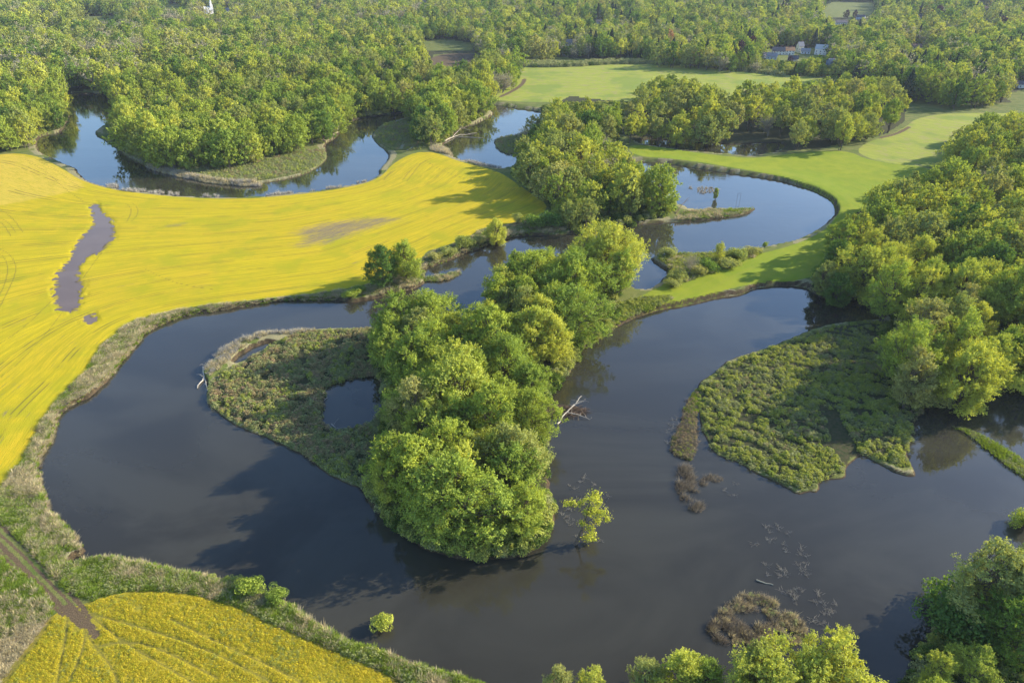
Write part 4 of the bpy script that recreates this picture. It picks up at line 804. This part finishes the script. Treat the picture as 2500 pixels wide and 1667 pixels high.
# twigs poking out of the shallow water
def twig_geo(seed):
    r = np.random.default_rng(seed); g = Geo()
    for _ in range(9):
        p = r.normal(size=3) * [.4, .4, 0]; d = r.normal(size=3) * .55; d[2] = abs(d[2]) * .5; q = p + d; g.tube([p, q, q + r.normal(size=3) * .25], [.03, .02, .008], 3)
    return g
TW = [src('twig', twig_geo(i), 'ashen') for i in (1, 2, 3)]
tw = cat(fill([(1640,1080),(1700,1110),(1700,1150),(1650,1130)], 1.6, False, lambda X, Y: fbm(X / 2, Y / 2, 33) > .55), fill([(1720,1210),(1800,1200),(1900,1330),(1940,1430),(1900,1460),(1840,1400),(1760,1330),(1730,1250)], 1.25, False, lambda X, Y: fbm(X / 2.5, Y / 2.5, 34) > .60), fill([(1600,940),(1560,1000),(1540,1060),(1528,1000),(1570,910)], 1.1, False, lambda X, Y: fbm(X / 2, Y / 2, 35) > .5), fill([(1290,1090),(1400,1100),(1400,1260),(1290,1220)], 1.6, False, lambda X, Y: fbm(X / 2, Y / 2, 36) > .63))
carpet('floating_twigs', "pale dead twigs poking out of the shallow water at right", tw, [(TW, 1)], (.5, 1.2), .0)

# ------------------------------------------------------------------ bushes that stand apart
for q, (sd_, cn) in enumerate(((61, 'bright green'), (62, 'yellow-green'), (63, 'deep green'), (64, 'olive'))):
    reg((0, 'shrub', cn), shrub_geo(sd_, n=3000, ls=.27), cn); 
HGT['shrub'] = 3.0
def bush(x, y, H, cn, label, group=None, sxy=1.0):
    X, Y = gnd(x, y); Z = max(0, float(zland(X, Y)[0]) - .05); place((0, 'shrub', cn), float(X), float(Y), Z, H, rr.random() * 6.28, label, group, 'bush', 'bush', 3.0, sxy)
BG = 'bushes along the lower left bank'; BC = 'bushes by the middle channel'; BS = 'bushes on the strip between loops'; BI = 'bushes at the shaded inlet'
for a in [(582,1362,3.0,'bright green',"larger bright green bush on the lower left bank",BG,1.25),(638,1386,2.7,'bright green',"bright green bush at the water just right of the larger one",BG,1.1),(521,1342,1.6,'bright green',"tiny bright bush on the bank left of the larger green bush",BG),(488,1338,1.8,'olive',"small dull bush on the bank, leftmost of the bank bushes",BG),(548,1345,2.2,'olive',"dull bush touching the left side of the larger green bush",BG),
 (877,1440,3.0,'yellow-green',"small yellow-green bush alone in the dark water near the bottom",None),(808,690,3.6,'bright green',"rounded bright bush on the bank below the yellow field",BC),(828,680,3.2,'deep green',"dark bush behind the rounded bright one on the field bank",BC),
 (1225,528,6.5,'deep green',"dark bush left of two on the shaded channel bank",BC,1.1),(1262,526,7.5,'deep green',"larger dark bush right of two on the shaded channel bank",BC,1.1),(1190,520,5,'olive',"thin pale bush between the round tree and the dark bushes",BC,.7),(1100,566,4,'olive',"low bush left of the round yellow-green tree",BC),(1072,575,5,'olive',"second low bush on the channel bank, right of the narrow one",BC),(1060,580,7,'olive',"narrow upright bush on the channel bank",BC,.6),(1030,592,4,'olive',"grey-green bush between the joined trees and the narrow bush",BC,1.2),(1000,603,3.5,'olive',"low bush right beside the joined trees at the channel",BC,1.2),
 (1622,628,5,'deep green',"dark green bush right of the leafless grey tree",BS,1.1),(1600,640,4.5,'olive',"dull bush at the foot of the leafless grey tree",BS),(1555,650,4,'olive',"low bush at the backwater's right end",BS,1.3),(1690,600,4.5,'olive',"pale bush on the strip right of the fan-shaped willow",BS,1.4),(1672,622,4,'olive',"second pale bush on the strip below the willow",BS,1.5),(1725,590,3.4,'olive',"last low bush at the right end of the strip's thicket",BS,1.4),(1535,592,3.5,'olive',"low bush on the small point left of the leafless tree",BS,1.5),(1755,573,2.6,'bright green',"single tiny green sapling on the loop's lower bank",BS,.6),(1545,665,3,'olive',"grey-green bush on the strip below the backwater",BS,1.6),
 (1925,672,8.5,'olive',"large shaded olive bush overhanging the inlet, left of two",BI,.9),(1985,698,6.5,'yellow-green',"sunlit yellow-green bush standing in the inlet's edge",BI,1.1),(1952,682,5,'olive',"dull bush between the two larger inlet bushes",BI),(1893,655,6,'deep green',"dark bush under the trees left of the inlet",BI),
 (2345,1205,4,'bright green',"green bush in the water at the right edge",None,1.0),(2165,1460,8,'deep green',"dark bush low on the left side of the big lower right tree",None,1.0),(2180,1410,7,'deep green',"second dark bush under the big lower right tree",None),(2120,930,7,'olive',"shaded bush where the right peninsula meets the wood",None,1.2),(1415,1065,3.6,'deep green',"x",None)][:-1]: bush(*a)

# ------------------------------------------------------------------ single things in and by the water
def at(x, y, z=0.0): X, Y = gnd(x, y); return np.array([float(X), float(Y), z])
def empty(name, loc, label, cat_, group=None, rz=0):
    e = bpy.data.objects.new(name, None); C.objects.link(e); e.location = loc; e.rotation_euler = (0, 0, rz); return tag(e, label, cat_, group)
r = np.random.default_rng(8); o0 = at(1325, 1248); e = empty('tree', o0, "lone leaning tree with sparse yellow leaves rising straight from the brown water", 'tree')
tk, cr = Geo(), Geo(); tk.tube([[-.6,-.3,-.5],[0,0,1],[1.0,.2,4.5],[1.9,.2,9],[2.3,.1,13],[2.6,0,16.5]], [.42,.36,.28,.2,.12,.04], 8)
for (dx, z, rc, z0) in ((2.6,16,1.1,13),(3.6,14,1.5,11.5),(1.4,14,.9,12),(4.2,12.2,1.3,9),(-1.4,11,1.3,8),(-2.8,10.8,1.0,8),(.4,12,1.0,9.5),(5.4,9.6,1.5,6),(3.6,9,1.5,6),(6.4,8.6,1.0,6),(2.4,6.4,1.3,4),(.6,7.6,1.1,5),(4.8,5,1.2,3),(3.4,3.4,1.0,2),(2.4,1.7,1.4,1.5),(3.9,1.2,1.0,1.5),(2.9,10.8,1.4,9),(1.8,10,1.2,8)):
    dy = r.normal() * 1.2; x0 = np.interp(z0, [0,4.5,9,13,16.5], [0,1,1.9,2.3,2.6]); c = np.array([dx, dy, z]); tk.tube([[x0, .1, z0], [(x0 + dx) / 2, dy * .5, (z0 + z) / 2 + .3], c], [.10, .07, .02], 4)
    for _ in range(4): tk.tube([c * .7 + np.array([x0, .1, z0]) * .3, c + r.normal(size=3) * rc * .8], [.03, .008], 3)
    n = int(95 * rc * rc); d = r.normal(size=(n, 3)); cr.leaves(c + d * rc * [.5, .5, .36], d + r.normal(size=(n, 3)) * .5 + [0, 0, .3], .42 * (.6 + .8 * r.random(n)), r)
link('trunk', tk.mesh('trunk', bark), e); link('crown', cr.mesh('crown', LEAF['gold']), e)
place((0, 'narrow', 'bright green'), *at(1642.5, 458)[:2], 0.0, 6.2, 1.0, "small bright green sapling standing alone in the light blue loop water", None, 'tree', 'tree', 19, .95)
def log(name, label, paths, m, cat_='log', group=None, extra=0, sd_=1):
    r = np.random.default_rng(sd_); g = Geo(); base_ = paths[0][0][0]
    for pts, r0, r1 in paths:
        P_ = np.array([np.array(p) - [base_[0], base_[1], 0] for p in pts]); q = np.linspace(0, len(P_) - 1, 3 * len(P_)); S_ = np.stack([np.interp(q, range(len(P_)), P_[:, k]) for k in range(3)], 1)
        S_[1:-1] += r.normal(size=(len(q) - 2, 3)) * r0 * .5; g.tube(S_, np.linspace(r0, r1, len(q)), 7)
        for _ in range(extra): a_ = S_[r.integers(2, len(q))]; d = r.normal(size=3) * 1.3; d[2] = abs(d[2]) * .5; g.tube([a_, a_ + d * .6, a_ + d + r.normal(size=3) * .3], [r1 * .8, r1 * .5, .015], 4)
    o = link(name, g.mesh(name, m, True)); o.location = (base_[0], base_[1], 0); tag(o, label, cat_, group); return o
dead = simple('dead_wood', (.55, .49, .40), .9, .35, 4.0); deadb = simple('dark_wood', (.16, .11, .075), .95, .4, 3.0)
log('driftwood', "bleached forked driftwood at the left tip of the point", [([at(468,848,.9), at(471,868,.5), at(462,880,.3), at(453,892,.2)], .34, .12), ([at(470,868,.5), at(474,885,.3), at(478,899,.15)], .2, .08), ([at(468,848,.9), at(476,845,1.3)], .2, .08)], dead, extra=5)
log('driftwood', "bleached log with branches lying on the bank below the yellow field", [([at(342,748,1.2), at(350,741,1.5), at(358,734,1.6)], .22, .1), ([at(352,742,1.3), at(376,734,1.3)], .3, .15)], dead, extra=3, sd_=2)
log('driftwood', "thin grey log afloat in the river right of the middle, above the reed ring", [([at(1737,1332,.1), at(1776,1344,.1)], .2, .14)], simple('wet_wood', (.25, .25, .2), .6, .3, 4), sd_=3)
log('driftwood', "small pale broken log on the rim of the dark pond", [([at(744,904,.4), at(722,922,.6)], .22, .1), ([at(752,914,.2), at(744,922,.3)], .12, .06)], dead, extra=1, sd_=4)
log('driftwood', "pale snag at the lower edge of the dark pond", [([at(760,983,.5), at(770,996,.3)], .18, .08), ([at(762,976,.5), at(772,988,.9)], .1, .05)], dead, extra=3, sd_=5)
e = empty('debris_heap', at(1290, 945), "heap of brown flood debris against the right side of the tongue", 'debris heap'); g = Geo(); r = np.random.default_rng(4)
for _ in range(520):
    t = r.random(); c = np.array([-5 + 12 * t, r.normal() * 1.9 * (1 - .6 * t), 0]); c[2] = max(.05, (1.5 * (1 - t) * math.exp(-(c[1] / 2.3) ** 2)) * r.random() + .1); d = np.array([r.normal() * 1.1 + .8, r.normal() * .9, r.normal() * .15]); g.tube([c - d, c + d * .9], [.07, .03], 3)
link('sticks', g.mesh('sticks', deadb), e)
log('dead_branch', "big pale forked dead branch lying over the debris heap", [([at(1280,976,.4), at(1300,955,1.4), at(1322,941,2.2), at(1334,928,3.0)], .24, .1), ([at(1322,941,2.2), at(1341,936,2.6)], .1, .04), ([at(1300,955,1.4), at(1325,957,.9), at(1354,964,.2)], .16, .06)], dead, 'branch', extra=6, sd_=6)
log('fallen_tree', "grey fallen tree with bare branches lying in the water of the upper channel", [([at(1012,332,.9), at(1030,322,.8), at(1050,312,.6), at(1095,306,.2)], .38, .12), ([at(1040,316,.7), at(1060,300,2.2), at(1080,302,.8)], .16, .06), ([at(1045,315,.6), at(1085,316,.2), at(1110,317,.1)], .2, .07)], dead, 'fallen tree', extra=12, sd_=7)
log('fallen_tree', "dark leaning dead trunk at the left end of the loop's inner spit", [([at(1545,503,.5), at(1560,490,3), at(1578,478,5.5)], .3, .08), ([at(1545,503,.5), at(1575,495,2.5)], .15, .05)], deadb, 'fallen tree', extra=10, sd_=9)
metal = simple('grey_metal', (.10, .10, .11), .5, .2, 2)
e = empty('metal_frame', at(1696, 460), "tall narrow rectangular metal frame standing in the light blue loop water", 'metal frame', None, .1); g = Geo()
for sx_ in (-.9, .9):
    q = Geo(); q.tube([[sx_, 0, -.5], [sx_ * 1.0, 0, 3.9]], [.06, .06], 6); link('post', q.mesh('post', metal), e)
q = Geo(); q.tube([[-.94, 0, 3.85], [.94, 0, 3.85]], [.06, .06], 6); link('crossbar', q.mesh('crossbar', metal), e)
slab = simple('weathered_concrete', (.50, .49, .48), .9, .2, 1.0)
for a_, b_, w_, lb in ((at(921,346), at(926.5,335), .95, "wider pale concrete slab on the neck above the yellow field"), (at(936,349), at(951,340), .5, "narrow pale concrete slab right of the wider one on the neck")):
    d = b_ - a_; L_ = math.hypot(d[0], d[1]); g = Geo(); g.box(np.zeros(3), np.array([L_ / 2, w_, .16])); mid = (a_ + b_) / 2; mid[2] = float(zland(mid[0], mid[1])[0]) + .35
    o = link('concrete_slab', g.mesh('concrete_slab', slab)); o.location = mid; o.rotation_euler = (0, .02, math.atan2(d[1], d[0])); md = o.modifiers.new('bevel', 'BEVEL'); md.width = .05; tag(o, lb, 'slab', 'pale slabs on the neck')

# ------------------------------------------------------------------ houses and church
WALL = {'white': simple('wall_white', (.82, .80, .76), .8, .06), 'cream': simple('wall_cream', (.74, .68, .52), .8, .08), 'pale blue': simple('wall_blue', (.50, .58, .68), .8, .08), 'blue grey': simple('wall_bluegrey', (.22, .28, .36), .8, .15), 'brick': simple('wall_brick', (.30, .20, .16), .9, .2)}
ROOF = {'slate': simple('roof_slate', (.13, .12, .14), .8, .25), 'orange': simple('roof_orange', (.50, .27, .14), .85, .2), 'grey': simple('roof_grey', (.28, .28, .30), .8, .2), 'pale grey': simple('roof_pale', (.50, .51, .52), .8, .15), 'rust': simple('roof_rust', (.26, .16, .13), .85, .2)}
glass = simple('window_glass', (.05, .06, .08), .15, .1, 1, .5); doorm = simple('door_paint', (.22, .12, .08), .7, .2); brick = simple('chimney_brick', (.36, .2, .15), .9, .3)
def gable(w_, d_, z0, h, over=.5, th=.22):
    g = Geo()
    for s_ in (1, -1):
        y0, y1 = s_ * (d_ / 2 + over), 0; zz0 = z0 - over * h / (d_ / 2); x = w_ / 2 + over
        g.add([[-x,y0,zz0],[x,y0,zz0],[x,y1,z0+h],[-x,y1,z0+h],[-x,y0,zz0+th],[x,y0,zz0+th],[x,y1,z0+h+th],[-x,y1,z0+h+th]], [[0,1,2,3],[4,7,6,5],[0,4,5,1],[1,5,6,2],[3,2,6,7],[0,3,7,4]])
    return g
def walls(w_, d_, h, rh):
    g = Geo(); a, b = w_ / 2, d_ / 2; v = [[-a,-b,-1],[a,-b,-1],[a,b,-1],[-a,b,-1],[-a,-b,h],[a,-b,h],[a,b,h],[-a,b,h],[-a,0,h+rh*.985],[a,0,h+rh*.985]]
    g.add(v, [[0,1,5,4],[2,3,7,6],[1,2,6,5],[3,0,4,7]]); g.add(np.array([v[5],v[6],v[9],v[9],v[4],v[8],v[7],v[7]]), [[0,1,2,3],[4,5,6,7]]); return g
for k_, (x, y, w_, d_, h, rh, rz, wc, rc, lb) in enumerate(HOUSES):
    p = at(x, y); z = float(zland(p[0], p[1])[0]); e = empty('house', (p[0], p[1], z), lb, 'house', 'white houses around the far hillside' if k_ < 8 else None, R(rz))
    link('wall', walls(w_, d_, h, rh).mesh('wall', WALL[wc]), e); rf = link('roof', gable(w_, d_, h, rh).mesh('roof', ROOF[rc]), e)
    q = Geo(); q.box(np.array([w_ * .22, .6, h + rh + .4]), np.array([.45, .45, 1.1])); link('chimney', q.mesh('chimney', brick), rf)
    n = max(2, int(w_ / 3.6)); 
    for fl in range(1 if h < 4.2 else 2):
        for j in range(n):
            if j == n // 2 and fl == 0: continue
            q = Geo(); q.box(np.array([-w_ / 2 + (j + .5) * w_ / n, -d_ / 2 - .03, 1.5 + fl * 2.5]), np.array([.5, .06, .7])); link('window', q.mesh('window', glass), e)
    for s_ in (1, -1):
        q = Geo(); q.box(np.array([s_ * (w_ / 2 + .03), 0, h * .5 + .3]), np.array([.06, .5, .8])); link('window', q.mesh('window', glass), e)
    q = Geo(); q.box(np.array([-w_ / 2 + (n // 2 + .5) * w_ / n, -d_ / 2 - .04, 1.0]), np.array([.55, .06, 1.05])); link('door', q.mesh('door', doorm), e)
p = at(480.5, 37); z = float(zland(p[0], p[1])[0]); e = empty('church', (p[0], p[1], z), "white church with stepped tower and pointed spire among trees at top left", 'church', None, R(35)); wh = WALL['white']; pale = ROOF['pale grey']
link('wall', walls(17, 11, 8, 5.5).mesh('wall', wh), e); link('roof', gable(17, 11, 8, 5.5).mesh('roof', pale), e)
g = Geo(); g.box(np.array([7.2, 0, 8.5]), np.array([2.6, 2.6, 8.5])); link('tower', g.mesh('tower', wh), e); g = Geo(); g.box(np.array([7.2, 0, 19.2]), np.array([1.8, 1.8, 2.3])); link('belfry', g.mesh('belfry', wh), e)
def pyr(c, rad, h, n=8):
    g = Geo(); g.tube([[c[0], c[1], c[2]], [c[0], c[1], c[2] + h * .5], [c[0], c[1], c[2] + h]], [rad, rad * .5, .04], n); return g
link('spire', pyr((7.2, 0, 21.5), 1.7, 8).mesh('spire', wh), e); g = Geo(); g.box(np.array([-9, -7, 2.6]), np.array([4, 4, 3.2])); link('wing', g.mesh('wing', WALL['pale blue']), e); link('turret', pyr((-7.5, -3, 11), 1.2, 5.5).mesh('turret', wh), e)
for j in range(4):
    q = Geo(); q.box(np.array([-6 + j * 3.4, -5.53, 4.2]), np.array([.5, .06, 1.7])); link('window', q.mesh('window', glass), e)

# ------------------------------------------------------------------ air
hz = Geo(); hz.box(np.array([0, 1900, 62.0]), np.array([3600, 2400, 64.0])); 
hm, hn, ho = mat("haze"); pv = hn.nodes.new('ShaderNodeVolumePrincipled'); pv.inputs['Color'].default_value = (.72, .82, 1, 1); pv.inputs['Density'].default_value = .00005; pv.inputs['Anisotropy'].default_value = .1
hn.links.new(pv.outputs[0], ho.inputs['Volume']); tag(link('haze', hz.mesh('haze', hm)), kind='stuff')
